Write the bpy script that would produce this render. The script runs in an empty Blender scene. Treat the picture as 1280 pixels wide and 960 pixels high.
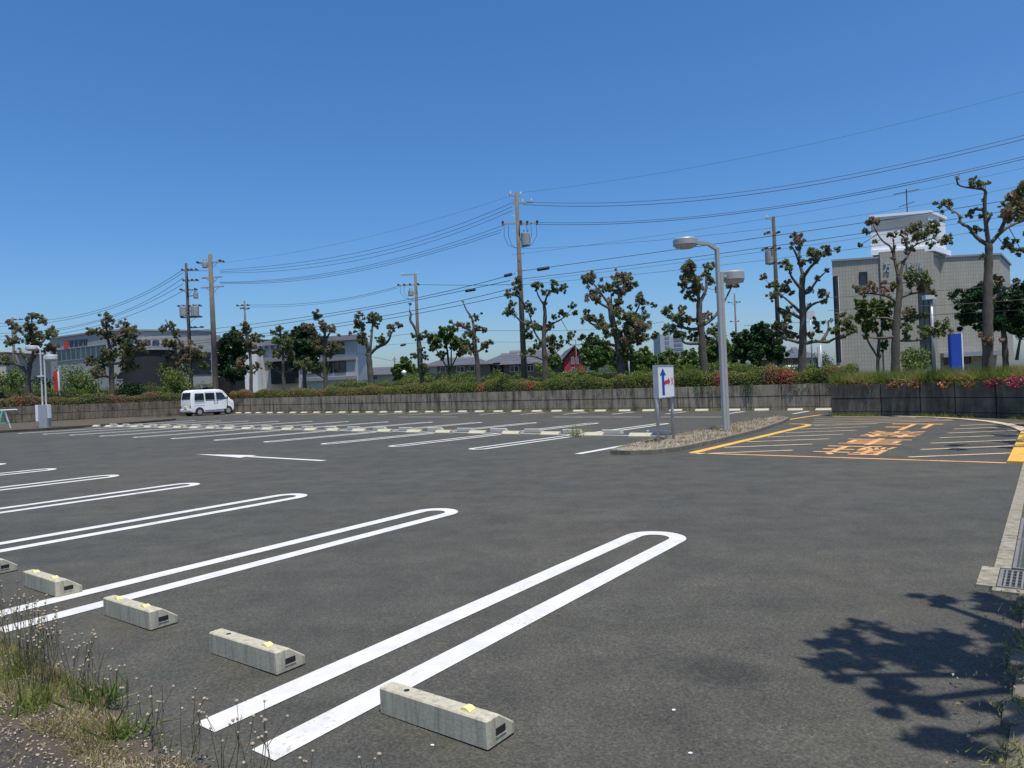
import bpy, bmesh, math, random
import numpy as np
from mathutils import Vector, Matrix
random.seed(7); rng = np.random.default_rng(7)
rad = math.radians
sc = bpy.context.scene
COL = sc.collection

# ------------------------------------------------------------------ site frame
CAM_H, ROLL, FPX = 1.391, rad(2.5), 900.0
PH = rad(143.25)                      # direction of the rows of bays
DX, DY = math.cos(PH), math.sin(PH)   # +a : along the rows
EX, EY = DY, -DX                      # +b : away, towards the back wall
RZ = PH - math.pi                     # local x = -a, local y = +b

def gz(x, y):                         # the lot drains gently
    return -.01222 * x - .00358 * y
def lot(a, b, h=0.0):
    x, y = a * DX + b * EX, a * DY + b * EY
    return Vector((x, y, gz(x, y) + h))
def ray(u, v):
    px, py = (u - 640) / FPX, (480 - v) / FPX
    c, s = math.cos(ROLL), math.sin(ROLL)
    return px * c + py * s, 1.0, -px * s + py * c
def atY(u, v, Y):
    x, _, z = ray(u, v)
    return Vector((x * Y, Y, z * Y + CAM_H))
def at(u, v, h=0.0):
    x, y, z = ray(u, v)
    t = (CAM_H - h) / (-z - .01222 * x - .00358 * y)
    return Vector((x * t, t, z * t + CAM_H))
def a_on_b(u, v, b):                  # lot a where a line of sight crosses the line b = const
    x, y, _ = ray(u, v)
    t = b / (x * EX + y * EY)
    return t * (x * DX + y * DY)
def to_lot(x, y):
    return x * DX + y * DY, x * EX + y * EY
BANK = 1.06

# ------------------------------------------------------------------ materials
def newmat(name):
    m = bpy.data.materials.new(name); m.use_nodes = True
    nt = m.node_tree
    return m, nt, nt.nodes['Principled BSDF']
def N(nt, t, **kw):
    n = nt.nodes.new(t)
    for k, v in kw.items():
        if k in n.inputs: n.inputs[k].default_value = v
        else: setattr(n, k, v)
    return n
def rgb(c): return (c[0], c[1], c[2], 1)
def ramp(nt, fac, stops):
    r = nt.nodes.new('ShaderNodeValToRGB')
    el = r.color_ramp.elements
    while len(el) < len(stops): el.new(.5)
    for e, (p, c) in zip(el, stops): e.position = p; e.color = rgb(c)
    nt.links.new(fac, r.inputs['Fac'])
    return r.outputs['Color']
def mix(nt, fac, a, b, mode='MIX'):
    n = nt.nodes.new('ShaderNodeMix'); n.data_type = 'RGBA'; n.blend_type = mode
    for idx, val in ((0, fac), (6, a), (7, b)):
        if isinstance(val, bpy.types.NodeSocket): nt.links.new(val, n.inputs[idx])
        elif idx == 0: n.inputs[0].default_value = val
        else: n.inputs[idx].default_value = rgb(val)
    return n.outputs[2]
def noise(nt, scale, detail=4, rough=.55, vec=None, stretch=None):
    n = N(nt, 'ShaderNodeTexNoise', Scale=scale, Detail=detail, Roughness=rough)
    if vec is not None:
        if stretch:
            mp = N(nt, 'ShaderNodeMapping'); mp.inputs['Scale'].default_value = stretch
            nt.links.new(vec, mp.inputs['Vector']); vec = mp.outputs['Vector']
        nt.links.new(vec, n.inputs['Vector'])
    return n.outputs['Fac']
def coord(nt, which='Object'):
    return nt.nodes.new('ShaderNodeTexCoord').outputs[which]
def position(nt):
    return nt.nodes.new('ShaderNodeNewGeometry').outputs['Position']
def bump(nt, bsdf, h, strength=.3, dist=.01):
    b = N(nt, 'ShaderNodeBump', Strength=strength, Distance=dist)
    nt.links.new(h, b.inputs['Height']); nt.links.new(b.outputs['Normal'], bsdf.inputs['Normal'])
def plain(name, c, rough=.6, metal=0.0, var=.12, scale=6.0, bmp=0.0, spec=.4):
    m, nt, p = newmat(name)
    f = noise(nt, scale, 5, .6, coord(nt))
    lo = [max(0, x * (1 - var)) for x in c]; hi = [min(1, x * (1 + var)) for x in c]
    nt.links.new(ramp(nt, f, [(.3, lo), (.7, hi)]), p.inputs['Base Color'])
    p.inputs['Roughness'].default_value = rough; p.inputs['Metallic'].default_value = metal
    p.inputs['Specular IOR Level'].default_value = spec
    if bmp: bump(nt, p, noise(nt, scale * 8, 3, .6, coord(nt)), bmp, .01)
    return m

def mat_asphalt():
    m, nt, p = newmat('asphalt'); pos = position(nt)
    big = noise(nt, .22, 4, .6, pos)
    mid = noise(nt, 2.6, 5, .65, pos)
    fine = noise(nt, 70, 3, .8, pos)
    vor = N(nt, 'ShaderNodeTexVoronoi', Scale=110.0); nt.links.new(pos, vor.inputs['Vector'])
    c = ramp(nt, big, [(.32, (.0630, .0630, .0520)), (.5, (.0725, .0695, .0555)), (.68, (.0800, .0730, .0570))])
    c = mix(nt, .75, c, ramp(nt, mid, [(.3, (.37, .37, .365)), (.72, (.63, .62, .605))]), 'OVERLAY')
    c = mix(nt, .58, c, ramp(nt, fine, [(.30, (.12, .12, .12)), (.5, (.5, .5, .5)), (.70, (.90, .89, .87))]), 'OVERLAY')
    c = mix(nt, .42, c, ramp(nt, vor.outputs['Color'], [(0, (.12, .12, .12)), (.6, (.5, .5, .5)), (1, (.93, .92, .90))]), 'OVERLAY')
    # an old oil stain where cars stand
    sx = lot(1.29, 3.32)
    sub = N(nt, 'ShaderNodeVectorMath', operation='DISTANCE'); sub.inputs[1].default_value = sx
    wob = N(nt, 'ShaderNodeMath', operation='MULTIPLY_ADD'); nt.links.new(noise(nt, 7, 4, .6, pos), wob.inputs[0])
    wob.inputs[1].default_value = .12
    nt.links.new(pos, sub.inputs[0]); nt.links.new(sub.outputs['Value'], wob.inputs[2])
    st = ramp(nt, wob.outputs[0], [(.17, (.66, .65, .66)), (.30, (1, 1, 1))])
    c = mix(nt, 1.0, c, st, 'MULTIPLY')
    # scattered old drips and darker damp-looking blots in the binder
    dr = ramp(nt, noise(nt, 5.5, 3, .5, pos), [(.66, (1, 1, 1)), (.74, (.84, .835, .83))])
    c = mix(nt, 1.0, c, dr, 'MULTIPLY')
    dr2 = ramp(nt, noise(nt, 1.1, 6, .72, pos), [(.36, (.86, .865, .87)), (.5, (1, 1, 1)), (.66, (1.0, .985, .96))])
    c = mix(nt, 1.0, c, dr2, 'MULTIPLY')
    # faint rubber scuffs and seams, stretched across the drive
    mp = N(nt, 'ShaderNodeMapping'); mp.inputs['Rotation'].default_value = (0, 0, -RZ); mp.inputs['Scale'].default_value = (.12, 1.3, 1)
    nt.links.new(pos, mp.inputs['Vector'])
    sc_ = noise(nt, 1.7, 6, .7, mp.outputs['Vector'])
    c = mix(nt, .55, c, ramp(nt, sc_, [(.32, (.38, .38, .385)), (.55, (.5, .5, .5)), (.7, (.56, .555, .55))]), 'OVERLAY')
    nt.links.new(c, p.inputs['Base Color'])
    p.inputs['Roughness'].default_value = .78; p.inputs['Specular IOR Level'].default_value = .3
    bump(nt, p, fine, .35, .004)
    return m
def mat_paint(name, c, wear=.25, dark=(.09, .088, .085)):
    m, nt, p = newmat(name); pos = position(nt)
    w = noise(nt, 38, 5, .75, pos); w2 = noise(nt, 2.2, 4, .6, pos)
    mm = N(nt, 'ShaderNodeMath', operation='MULTIPLY_ADD'); nt.links.new(w2, mm.inputs[0]); mm.inputs[1].default_value = .55; nt.links.new(w, mm.inputs[2])
    f = ramp(nt, mm.outputs[0], [(.92 - wear * .35, (0, 0, 0)), (1.06, (1, 1, 1))])
    tone = ramp(nt, noise(nt, 6, 4, .6, pos), [(.3, [x * .80 for x in c]), (.7, c)])
    nt.links.new(mix(nt, f, tone, dark), p.inputs['Base Color'])
    p.inputs['Roughness'].default_value = .7
    return m
def mat_concrete(name, lo, hi, streak=.5, dark=(.08, .085, .075), scale=3.0, sscale=9, slen=.06):
    """cast concrete: blotches, fine pits, and long vertical weather streaks"""
    m, nt, p = newmat(name); oc = coord(nt)
    blot = noise(nt, scale, 6, .65, oc); fine = noise(nt, 60, 4, .7, oc)
    st = noise(nt, sscale, 5, .7, oc, (1, 1, slen))
    c = ramp(nt, blot, [(.3, lo), (.7, hi)])
    c = mix(nt, .5, c, ramp(nt, fine, [(.25, (.3, .3, .3)), (.75, (.68, .68, .67))]), 'OVERLAY')
    f = ramp(nt, st, [(.46, (0, 0, 0)), (.66, (streak,) * 3)])
    nt.links.new(mix(nt, f, c, dark), p.inputs['Base Color'])
    p.inputs['Roughness'].default_value = .88; p.inputs['Specular IOR Level'].default_value = .25
    bump(nt, p, fine, .3, .004)
    return m
def mat_leaf(name, stops, trans=.22, rough=.5):
    """per-leaf colour: 'tone' is the kind of leaf (green to bronze), plus leaf-to-leaf variety"""
    m, nt, p = newmat(name)
    at_ = N(nt, 'ShaderNodeAttribute', attribute_name='tone')
    geo = nt.nodes.new('ShaderNodeNewGeometry')
    ad = N(nt, 'ShaderNodeMath', operation='MULTIPLY_ADD'); nt.links.new(geo.outputs['Random Per Island'], ad.inputs[0])
    ad.inputs[1].default_value = .34; nt.links.new(at_.outputs['Fac'], ad.inputs[2])
    c = ramp(nt, ad.outputs[0], stops)
    nt.links.new(c, p.inputs['Base Color']); p.inputs['Roughness'].default_value = rough
    p.inputs['Specular IOR Level'].default_value = .35
    tr = nt.nodes.new('ShaderNodeBsdfTranslucent'); nt.links.new(c, tr.inputs['Color'])
    ms = N(nt, 'ShaderNodeMixShader'); ms.inputs[0].default_value = trans
    nt.links.new(p.outputs[0], ms.inputs[1]); nt.links.new(tr.outputs[0], ms.inputs[2])
    nt.links.new(ms.outputs[0], nt.nodes['Material Output'].inputs['Surface'])
    return m
def mat_bark(name, lo, hi):
    m, nt, p = newmat(name); oc = coord(nt)
    f = noise(nt, 5, 6, .7, oc, (1, 1, .35)); g = noise(nt, 26, 4, .7, oc, (1, 1, .2))
    c = ramp(nt, f, [(.3, lo), (.7, hi)])
    c = mix(nt, .6, c, ramp(nt, g, [(.25, (.25, .25, .25)), (.75, (.72, .72, .72))]), 'OVERLAY')
    nt.links.new(c, p.inputs['Base Color']); p.inputs['Roughness'].default_value = .9
    bump(nt, p, g, .6, .02)
    return m
def mat_soil(name, lo, hi, bits=(.3, .26, .18), gs=55):
    m, nt, p = newmat(name); pos = position(nt)
    f = noise(nt, 3, 6, .7, pos); g = noise(nt, gs, 3, .75, pos)
    c = ramp(nt, f, [(.3, lo), (.7, hi)])
    c = mix(nt, ramp(nt, g, [(.58, (0, 0, 0)), (.7, (.8, .8, .8))]), c, bits)
    nt.links.new(c, p.inputs['Base Color']); p.inputs['Roughness'].default_value = .95
    bump(nt, p, g, .8, .02)
    return m
def mat_tiles(name, c1, c2, mortar, sx, sy, ms=.02, rough=.6):
    """wall tiles: the pattern repeats along the wall and up it"""
    m, nt, p = newmat(name); oc = coord(nt)
    sep = nt.nodes.new('ShaderNodeSeparateXYZ'); nt.links.new(oc, sep.inputs[0])
    add = N(nt, 'ShaderNodeMath', operation='ADD'); nt.links.new(sep.outputs[0], add.inputs[0]); nt.links.new(sep.outputs[1], add.inputs[1])
    cb = nt.nodes.new('ShaderNodeCombineXYZ'); nt.links.new(add.outputs[0], cb.inputs[0]); nt.links.new(sep.outputs[2], cb.inputs[1])
    b = N(nt, 'ShaderNodeTexBrick', offset=0.0); nt.links.new(cb.outputs[0], b.inputs['Vector'])
    b.inputs['Color1'].default_value = rgb(c1); b.inputs['Color2'].default_value = rgb(c2); b.inputs['Mortar'].default_value = rgb(mortar)
    b.inputs['Scale'].default_value = 1.0; b.inputs['Brick Width'].default_value = sx; b.inputs['Row Height'].default_value = sy
    b.inputs['Mortar Size'].default_value = ms
    st = noise(nt, 1.2, 5, .65, oc, (1, 1, .12))
    c = mix(nt, .5, b.outputs['Color'], ramp(nt, st, [(.3, (.36, .36, .35)), (.7, (.56, .56, .55))]), 'OVERLAY')
    nt.links.new(c, p.inputs['Base Color']); p.inputs['Roughness'].default_value = rough
    return m
def mat_glass(name, c=(.02, .028, .035), rough=.06):
    m, nt, p = newmat(name)
    nt.links.new(ramp(nt, noise(nt, .8, 3, .5, coord(nt)), [(.3, [x * .6 for x in c]), (.7, [x * 1.3 for x in c])]), p.inputs['Base Color'])
    p.inputs['Roughness'].default_value = rough; p.inputs['Specular IOR Level'].default_value = .6
    return m

GREENS = [(0, (.055, .110, .026)), (.3, (.105, .180, .040)), (.6, (.165, .22, .060)), (.85, (.19, .19, .065)), (1, (.24, .17, .085))]
BRONZE = [(0, (.080, .130, .040)), (.28, (.150, .190, .062)), (.5, (.215, .205, .095)), (.7, (.245, .19, .12)), (.88, (.26, .16, .115)), (1, (.30, .18, .13))]
M = dict(
    asphalt=mat_asphalt(),
    white_line=mat_paint('white_road_paint', (.64, .625, .575), .16, (.32, .305, .27)),
    old_line=mat_paint('worn_white_road_paint', (.62, .62, .60), .45),
    orange=mat_paint('orange_road_paint', (.72, .37, .135), .42, (.14, .11, .085)),
    yellow=mat_paint('yellow_road_paint', (.74, .42, .055), .4, (.16, .12, .08)),
    faded=mat_paint('faded_cream_road_paint', (.66, .50, .31), .5, (.15, .125, .10)),
    stop=mat_concrete('wheel_stop_concrete', (.40, .368, .275), (.50, .46, .345), .6, (.19, .18, .135), 6, 34, .10),
    stop_far=mat_concrete('pale_wheel_stop_concrete', (.42, .385, .28), (.52, .475, .35), .25, (.27, .25, .19), 5),
    stop_shade_lift=mat_concrete('shade_lifted_stop_concrete', (.56, .525, .43), (.68, .64, .53), .25, (.36, .34, .28), 5),  # same concrete, colour lightened to offset shade on the rear row's back faces
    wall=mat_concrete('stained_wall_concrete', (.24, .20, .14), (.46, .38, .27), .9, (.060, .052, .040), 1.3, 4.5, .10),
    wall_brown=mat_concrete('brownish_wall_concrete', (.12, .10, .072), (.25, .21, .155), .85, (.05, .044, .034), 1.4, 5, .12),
    wall_dark=mat_concrete('shaded_streaked_concrete', (.075, .067, .053), (.21, .185, .142), .75, (.040, .037, .030), 1.6, 4, .14),  # base colour darkened for tree shade on the right wall; streaks are stains
    kerb=mat_concrete('kerb_concrete', (.20, .18, .135), (.36, .325, .25), .75, (.09, .082, .055), 9),
    kerb_dark=mat_concrete('dirty_kerb_concrete', (.12, .11, .085), (.23, .205, .16), .4, (.06, .055, .042), 6),
    pole=mat_concrete('pole_concrete', (.115, .105, .085), (.175, .16, .13), .4, (.09, .085, .075), 2),
    pole_shaded=mat_concrete('shaded_pole_concrete', (.05, .046, .04), (.09, .084, .072), .4, (.03, .03, .028), 2),  # dark copy of the pole concrete, silhouette shade put into its colour
    steel=plain('galvanised_steel', (.40, .41, .42), .45, .35, .1, 5),
    grate=plain('dull_zinc_grating', (.19, .185, .17), .6, .2, .15, 6),
    lamp=plain('grey_painted_aluminium', (.40, .395, .375), .45, .25, .06, 3),
    lamp_light=plain('pale_painted_aluminium', (.60, .60, .585), .4, .1, .06, 3),
    cable=plain('black_cable_rubber', (.03, .032, .035), .6, 0, .1),
    can=plain('grey_transformer_paint', (.30, .32, .32), .5, .1, .1, 3),
    insul=plain('dark_insulator_porcelain', (.05, .045, .045), .35),
    insul_w=plain('white_insulator_porcelain', (.65, .65, .64), .35),
    bark=mat_bark('pollard_bark', (.050, .042, .032), (.135, .115, .09)),
    bark_dark=mat_bark('dark_bark', (.04, .033, .026), (.10, .085, .068)),
    bronze=mat_leaf('bronze_green_leaves', BRONZE, .34),
    leaf=mat_leaf('green_leaves', GREENS),
    leaf_deep=mat_leaf('deep_green_leaves', [(0, (0.016, 0.040, 0.016)), (.4, (0.028, 0.071, 0.022)), (.8, (0.056, 0.116, 0.034)), (1, (0.109, 0.155, 0.046))], .15, .42),
    leaf_lime=mat_leaf('yellow_green_leaves', [(0, (0.062, 0.109, 0.019)), (.4, (0.132, 0.186, 0.034)), (.8, (0.202, 0.248, 0.054)), (1, (0.264, 0.264, 0.078))], .3),
    hedge=mat_leaf('hedge_leaves', [(0, (.065, .120, .020)), (.3, (.130, .190, .030)), (.5, (.200, .225, .050)), (.66, (.270, .220, .075)), (.82, (.32, .165, .085)), (1, (.48, .15, .105))], .36),
    grass=mat_leaf('grass_blades', [(0, (.10, .15, .028)), (.4, (.20, .24, .05)), (.7, (.32, .31, .09)), (1, (.44, .36, .17))], .5),
    dry=mat_leaf('dry_grass', [(0, (0.156, 0.144, 0.054)), (.4, (0.264, 0.216, 0.102)), (.8, (0.396, 0.312, 0.180)), (1, (0.480, 0.408, 0.288))], .2, .8),
    pink=mat_leaf('pink_petals', [(0, (.40, .03, .10)), (.5, (.55, .055, .17)), (1, (.62, .16, .26))], .3),
    salmon=mat_leaf('faded_salmon_petals', [(0, (.45, .14, .10)), (.5, (.52, .22, .15)), (1, (.55, .32, .22))], .3),
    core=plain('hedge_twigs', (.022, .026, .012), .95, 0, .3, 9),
    soil=mat_soil('bank_soil', (.045, .036, .025), (.10, .08, .056), (.22, .18, .12)),
    verge_soil=mat_soil('shaded_leafy_soil', (.10, .085, .06), (.22, .19, .14), (.40, .36, .29)),
    gravel_soil=mat_soil('gravelly_soil', (.16, .135, .10), (.30, .26, .20), (.42, .39, .33)),
    pebble=plain('pebble_stone', (.36, .31, .23), .9, 0, .45, 14),
    field=mat_soil('rough_ground', (.06, .07, .03), (.13, .12, .07), (.16, .15, .08)),
    path=mat_soil('worn_path_asphalt', (.036, .031, .026), (.085, .072, .058), (.30, .265, .21), 80),
    van=plain('white_van_paint', (.80, .80, .78), .25, 0, .02, 2, 0, .5),
    tyre=plain('tyre_rubber', (.025, .025, .026), .85),
    rim=plain('silver_rim', (.55, .56, .57), .35, .6, .05),
    glass=mat_glass('dark_glass'),
    glass_blue=mat_glass('blue_window_glass', (.03, .065, .075), .3),
    curtain=plain('pale_curtain', (.35, .38, .36), .8, 0, .1, 3),
    black=plain('black_plastic', (.025, .025, .025), .5),
    recess=plain('dark_recess', (.018, .018, .018), .9),
    reflector=plain('yellow_reflector', (.80, .74, .26), .35, 0, .15, 20),
    red=plain('red_paint', (.55, .035, .035), .45, 0, .08),
    red_wall=plain('red_board_wall', (.30, .035, .045), .7, 0, .12, 1.5),
    blue=plain('blue_enamel', (.02, .06, .36), .4, 0, .06),
    navy=plain('navy_lettering', (.03, .045, .085), .5, 0, .05),
    sign=plain('white_sign_face', (.80, .82, .84), .4, 0, .02),
    mint=plain('mint_green_paint', (.10, .42, .30), .5, 0, .1),
    panel_grey=mat_tiles('grey_wall_panels', (.29, .295, .29), (.32, .325, .32), (.21, .215, .21), 2.4, .9, .012),
    panel_light=plain('pale_wall_render', (.52, .54, .55), .7, 0, .06, 1),
    panel_dark=mat_tiles('dark_grey_tiles', (.016, .017, .020), (.022, .023, .027), (.012, .013, .015), .5, .25, .01, .85),
    office=mat_tiles('white_office_panels', (.39, .405, .43), (.42, .435, .46), (.29, .30, .33), .9, .5, .012),
    office_band=plain('grey_office_band', (.24, .25, .27), .7, 0, .1, 1),
    beige=mat_tiles('beige_wall_tiles', (.335, .312, .262), (.375, .35, .295), (.25, .232, .195), .15, .24, .012),
    white_wall=plain('white_metal_panel', (.72, .73, .74), .5, 0, .04, 1),
    roof=mat_tiles('slate_grey_roof', (.075, .08, .09), (.10, .105, .115), (.05, .05, .055), .35, .3, .02),
    house=plain('cream_house_wall', (.42, .39, .33), .8, 0, .1, 1),
    house_dark=plain('brown_house_wall', (.13, .11, .09), .8, 0, .15, 1),
    tower=plain('hazed_far_concrete', (.33, .36, .40), .8, 0, .05, .2),  # bluish distance haze put into the concrete colour
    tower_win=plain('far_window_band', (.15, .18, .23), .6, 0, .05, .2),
)

# ------------------------------------------------------------------ mesh building
class MB:
    def __init__(self): self.v = []; self.f = []; self.mi = []
    def add(self, vs, fs, mi=0):
        o = len(self.v); self.v.extend([tuple(p) for p in vs])
        for f in fs: self.f.append([i + o for i in f]); self.mi.append(mi)
        return self
    def box(self, x0, y0, z0, x1, y1, z1, mi=0):
        vs = [(x, y, z) for z in (z0, z1) for x, y in ((x0, y0), (x1, y0), (x1, y1), (x0, y1))]
        return self.add(vs, [(3, 2, 1, 0), (4, 5, 6, 7), (0, 1, 5, 4), (1, 2, 6, 5), (2, 3, 7, 6), (3, 0, 4, 7)], mi)
    def quad(self, pts, mi=0): return self.add(pts, [range(len(pts))], mi)
    def prism(self, poly, z0, z1, mi=0):
        n = len(poly); vs = [(x, y, z0) for x, y in poly] + [(x, y, z1) for x, y in poly]
        ar = sum(poly[i][0] * poly[(i + 1) % n][1] - poly[(i + 1) % n][0] * poly[i][1] for i in range(n))
        fs = [tuple(range(n - 1, -1, -1)), tuple(range(n, 2 * n))] + [(i, (i + 1) % n, (i + 1) % n + n, i + n) for i in range(n)]
        if ar < 0: fs = [tuple(reversed(f)) for f in fs]
        return self.add(vs, fs, mi)
    def extrude(self, prof, axis_map, t0, t1, mi=0):
        """prof: 2D outline; axis_map(p, t) -> 3D point"""
        n = len(prof); vs = [axis_map(p, t0) for p in prof] + [axis_map(p, t1) for p in prof]
        return self.add(vs, [tuple(range(n - 1, -1, -1)), tuple(range(n, 2 * n))] + [(i, (i + 1) % n, (i + 1) % n + n, i + n) for i in range(n)], mi)
    def tube(self, pts, radii, n=8, mi=0, caps=True):
        pts = [Vector(p) for p in pts]
        if not hasattr(radii, '__len__'): radii = [radii] * len(pts)
        vs = []; prev = None
        for i, p in enumerate(pts):
            t = (pts[min(i + 1, len(pts) - 1)] - pts[max(i - 1, 0)])
            if t.length < 1e-9: t = Vector((0, 0, 1))
            t.normalize()
            if prev is None:
                ref = Vector((0, 0, 1)) if abs(t.z) < .9 else Vector((1, 0, 0))
                s = t.cross(ref).normalized()
            else:
                s = prev - t * prev.dot(t)
                s = s.normalized() if s.length > 1e-6 else t.orthogonal().normalized()
            prev = s; w = t.cross(s)
            for k in range(n):
                a = 2 * math.pi * k / n
                vs.append(p + (s * math.cos(a) + w * math.sin(a)) * radii[i])
        fs = []
        for i in range(len(pts) - 1):
            for k in range(n):
                fs.append((i * n + k, i * n + (k + 1) % n, (i + 1) * n + (k + 1) % n, (i + 1) * n + k))
        if caps:
            fs.append(tuple(range(n - 1, -1, -1))); fs.append(tuple((len(pts) - 1) * n + k for k in range(n)))
        return self.add(vs, fs, mi)
    def lathe(self, prof, n=16, c=(0, 0, 0), mi=0):
        vs = []; fs = []
        for r, z in prof:
            for k in range(n):
                a = 2 * math.pi * k / n
                vs.append((c[0] + r * math.cos(a), c[1] + r * math.sin(a), c[2] + z))
        for i in range(len(prof) - 1):
            for k in range(n):
                fs.append((i * n + k, i * n + (k + 1) % n, (i + 1) * n + (k + 1) % n, (i + 1) * n + k))
        fs.append(tuple(range(n - 1, -1, -1))); fs.append(tuple((len(prof) - 1) * n + k for k in range(n)))
        return self.add(vs, fs, mi)
    def build(self, name, mats, parent=None, smooth=False, bevel=0.0, bseg=1):
        me = bpy.data.meshes.new(name); me.from_pydata(self.v, [], self.f)
        if not isinstance(mats, (list, tuple)): mats = [mats]
        for m in mats: me.materials.append(m)
        me.polygons.foreach_set('material_index', self.mi)
        if smooth: me.polygons.foreach_set('use_smooth', [True] * len(self.f))
        me.update()
        if bevel:
            bm = bmesh.new(); bm.from_mesh(me)
            bmesh.ops.bevel(bm, geom=list(bm.edges), offset=bevel, segments=bseg, affect='EDGES', profile=.6)
            bm.to_mesh(me); bm.free()
        o = bpy.data.objects.new(name, me); COL.objects.link(o)
        if parent is not None: o.parent = parent
        return o

def tag(o, label=None, cat=None, group=None, kind=None):
    if label: o['label'] = label
    if cat: o['category'] = cat
    if group: o['group'] = group
    if kind: o['kind'] = kind
    return o
def thing(name, label, cat, loc=(0, 0, 0), rz=0.0, group=None):
    o = bpy.data.objects.new(name, None); COL.objects.link(o)
    o.location = loc; o.rotation_euler = (0, 0, rz); o.empty_display_size = .2
    return tag(o, label, cat, group)
def copy_tree(src, parent=None):
    c = src.copy(); COL.objects.link(c)
    if parent is not None: c.parent = parent
    for ch in list(src.children): copy_tree(ch, c)
    return c

def leaf_mesh(name, cen, tone, length, width, mat, parent, origin=(0, 0, 0), up=0.0, kind=None, outward=None, skinny=False):
    """many separate leaf-sized faces; cen (n,3) world points, tone (n,)"""
    n = len(cen)
    d = rng.normal(size=(n, 3)); d[:, 2] += up
    if outward is not None: d += outward * 1.1
    d /= np.linalg.norm(d, axis=1)[:, None] + 1e-9
    s = np.cross(d, rng.normal(size=(n, 3))); s /= np.linalg.norm(s, axis=1)[:, None] + 1e-9
    L = length * rng.uniform(.65, 1.25, n)[:, None]; W = width * rng.uniform(.7, 1.2, n)[:, None]
    c = cen - np.array(origin)
    if skinny:
        v = np.stack([c - s * W * .5, c + s * W * .5, c + d * L], 1); k = 3
    else:
        nn = np.cross(d, s) * L * .12
        v = np.stack([c - d * L * .5, c + s * W * .5 + nn, c + d * L * .5, c - s * W * .5 + nn], 1); k = 4
    me = bpy.data.meshes.new(name)
    me.vertices.add(n * k); me.vertices.foreach_set('co', v.astype(np.float32).ravel())
    me.loops.add(n * k); me.loops.foreach_set('vertex_index', np.arange(n * k, dtype=np.int32))
    me.polygons.add(n); me.polygons.foreach_set('loop_start', np.arange(0, n * k, k, dtype=np.int32))
    me.polygons.foreach_set('loop_total', np.full(n, k, dtype=np.int32))
    at_ = me.attributes.new('tone', 'FLOAT', 'POINT'); at_.data.foreach_set('value', np.repeat(tone, k).astype(np.float32))
    me.materials.append(mat); me.update(calc_edges=True); me.validate()
    o = bpy.data.objects.new(name, me); COL.objects.link(o)
    if parent is not None: o.parent = parent
    if kind: o['kind'] = kind
    return o
def ball_points(c, r, n, shell=.55, flat=1.0):
    d = rng.normal(size=(n, 3)); d /= np.linalg.norm(d, axis=1)[:, None]
    q = shell + (1 - shell) * rng.random(n) ** .6
    q *= 1 + .16 * np.sin(d[:, 0] * 5 + c[0]) * np.cos(d[:, 2] * 4 + c[1])
    p = d * (q * r)[:, None]; p[:, 2] *= flat
    return p + np.array(c), d

ORD = ['first', 'second', 'third', 'fourth', 'fifth', 'sixth', 'seventh', 'eighth', 'ninth', 'tenth', 'eleventh', 'twelfth', 'thirteenth',
       'fourteenth', 'fifteenth', 'sixteenth', 'seventeenth', 'eighteenth', 'nineteenth', 'twentieth', 'twenty-first', 'twenty-second',
       'twenty-third', 'twenty-fourth', 'twenty-fifth', 'twenty-sixth', 'twenty-seventh', 'twenty-eighth', 'twenty-ninth', 'thirtieth',
       'thirty-first', 'thirty-second', 'thirty-third', 'thirty-fourth', 'thirty-fifth', 'thirty-sixth']

def glyphs(text, size, offset=0.0, extrude=0.0):
    """outline lettering as (verts, faces) in the xy plane, centred; letters from Blender's own font"""
    cu = bpy.data.curves.new('lettering', 'FONT'); cu.body = text; cu.size = size; cu.offset = offset; cu.extrude = extrude
    cu.align_x = 'CENTER'; cu.align_y = 'CENTER'; cu.resolution_u = 3
    ob = bpy.data.objects.new('lettering', cu); COL.objects.link(ob)
    bpy.context.view_layer.update()
    me = bpy.data.meshes.new_from_object(ob.evaluated_get(bpy.context.evaluated_depsgraph_get()))
    vs = [v.co.copy() for v in me.vertices]; fs = [list(p.vertices) for p in me.polygons]
    bpy.data.objects.remove(ob); bpy.data.curves.remove(cu); bpy.data.meshes.remove(me)
    if vs:
        xs = [v.x for v in vs]; ys = [v.y for v in vs]
        cx, cy = (min(xs) + max(xs)) / 2, (min(ys) + max(ys)) / 2
        vs = [Vector((v.x - cx, v.y - cy, v.z)) for v in vs]
    return vs, fs
# ------------------------------------------------------------------ ground and lot
def sheet(name, poly, h, mat, parent=None, kind='structure', thick=0.0):
    """a flat sheet following the lot's slope; poly in lot (a, b)"""
    bm = bmesh.new()
    vs = [bm.verts.new(lot(a, b, h)) for a, b in poly]
    f = bm.faces.new(vs)
    if f.normal.z == 0: f.normal_update()
    if f.normal.z < 0: f.normal_flip()
    if thick:
        r = bmesh.ops.extrude_face_region(bm, geom=[f])
        for v in [g for g in r['geom'] if isinstance(g, bmesh.types.BMVert)]: v.co.z += thick
    bmesh.ops.triangulate(bm, faces=[f for f in bm.faces if len(f.verts) > 4])
    bmesh.ops.recalc_face_normals(bm, faces=bm.faces) if thick else None
    me = bpy.data.meshes.new(name); bm.to_mesh(me); bm.free(); me.materials.append(mat)
    o = bpy.data.objects.new(name, me); COL.objects.link(o)
    if parent is not None: o.parent = parent
    if kind: o['kind'] = kind
    return o
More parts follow.
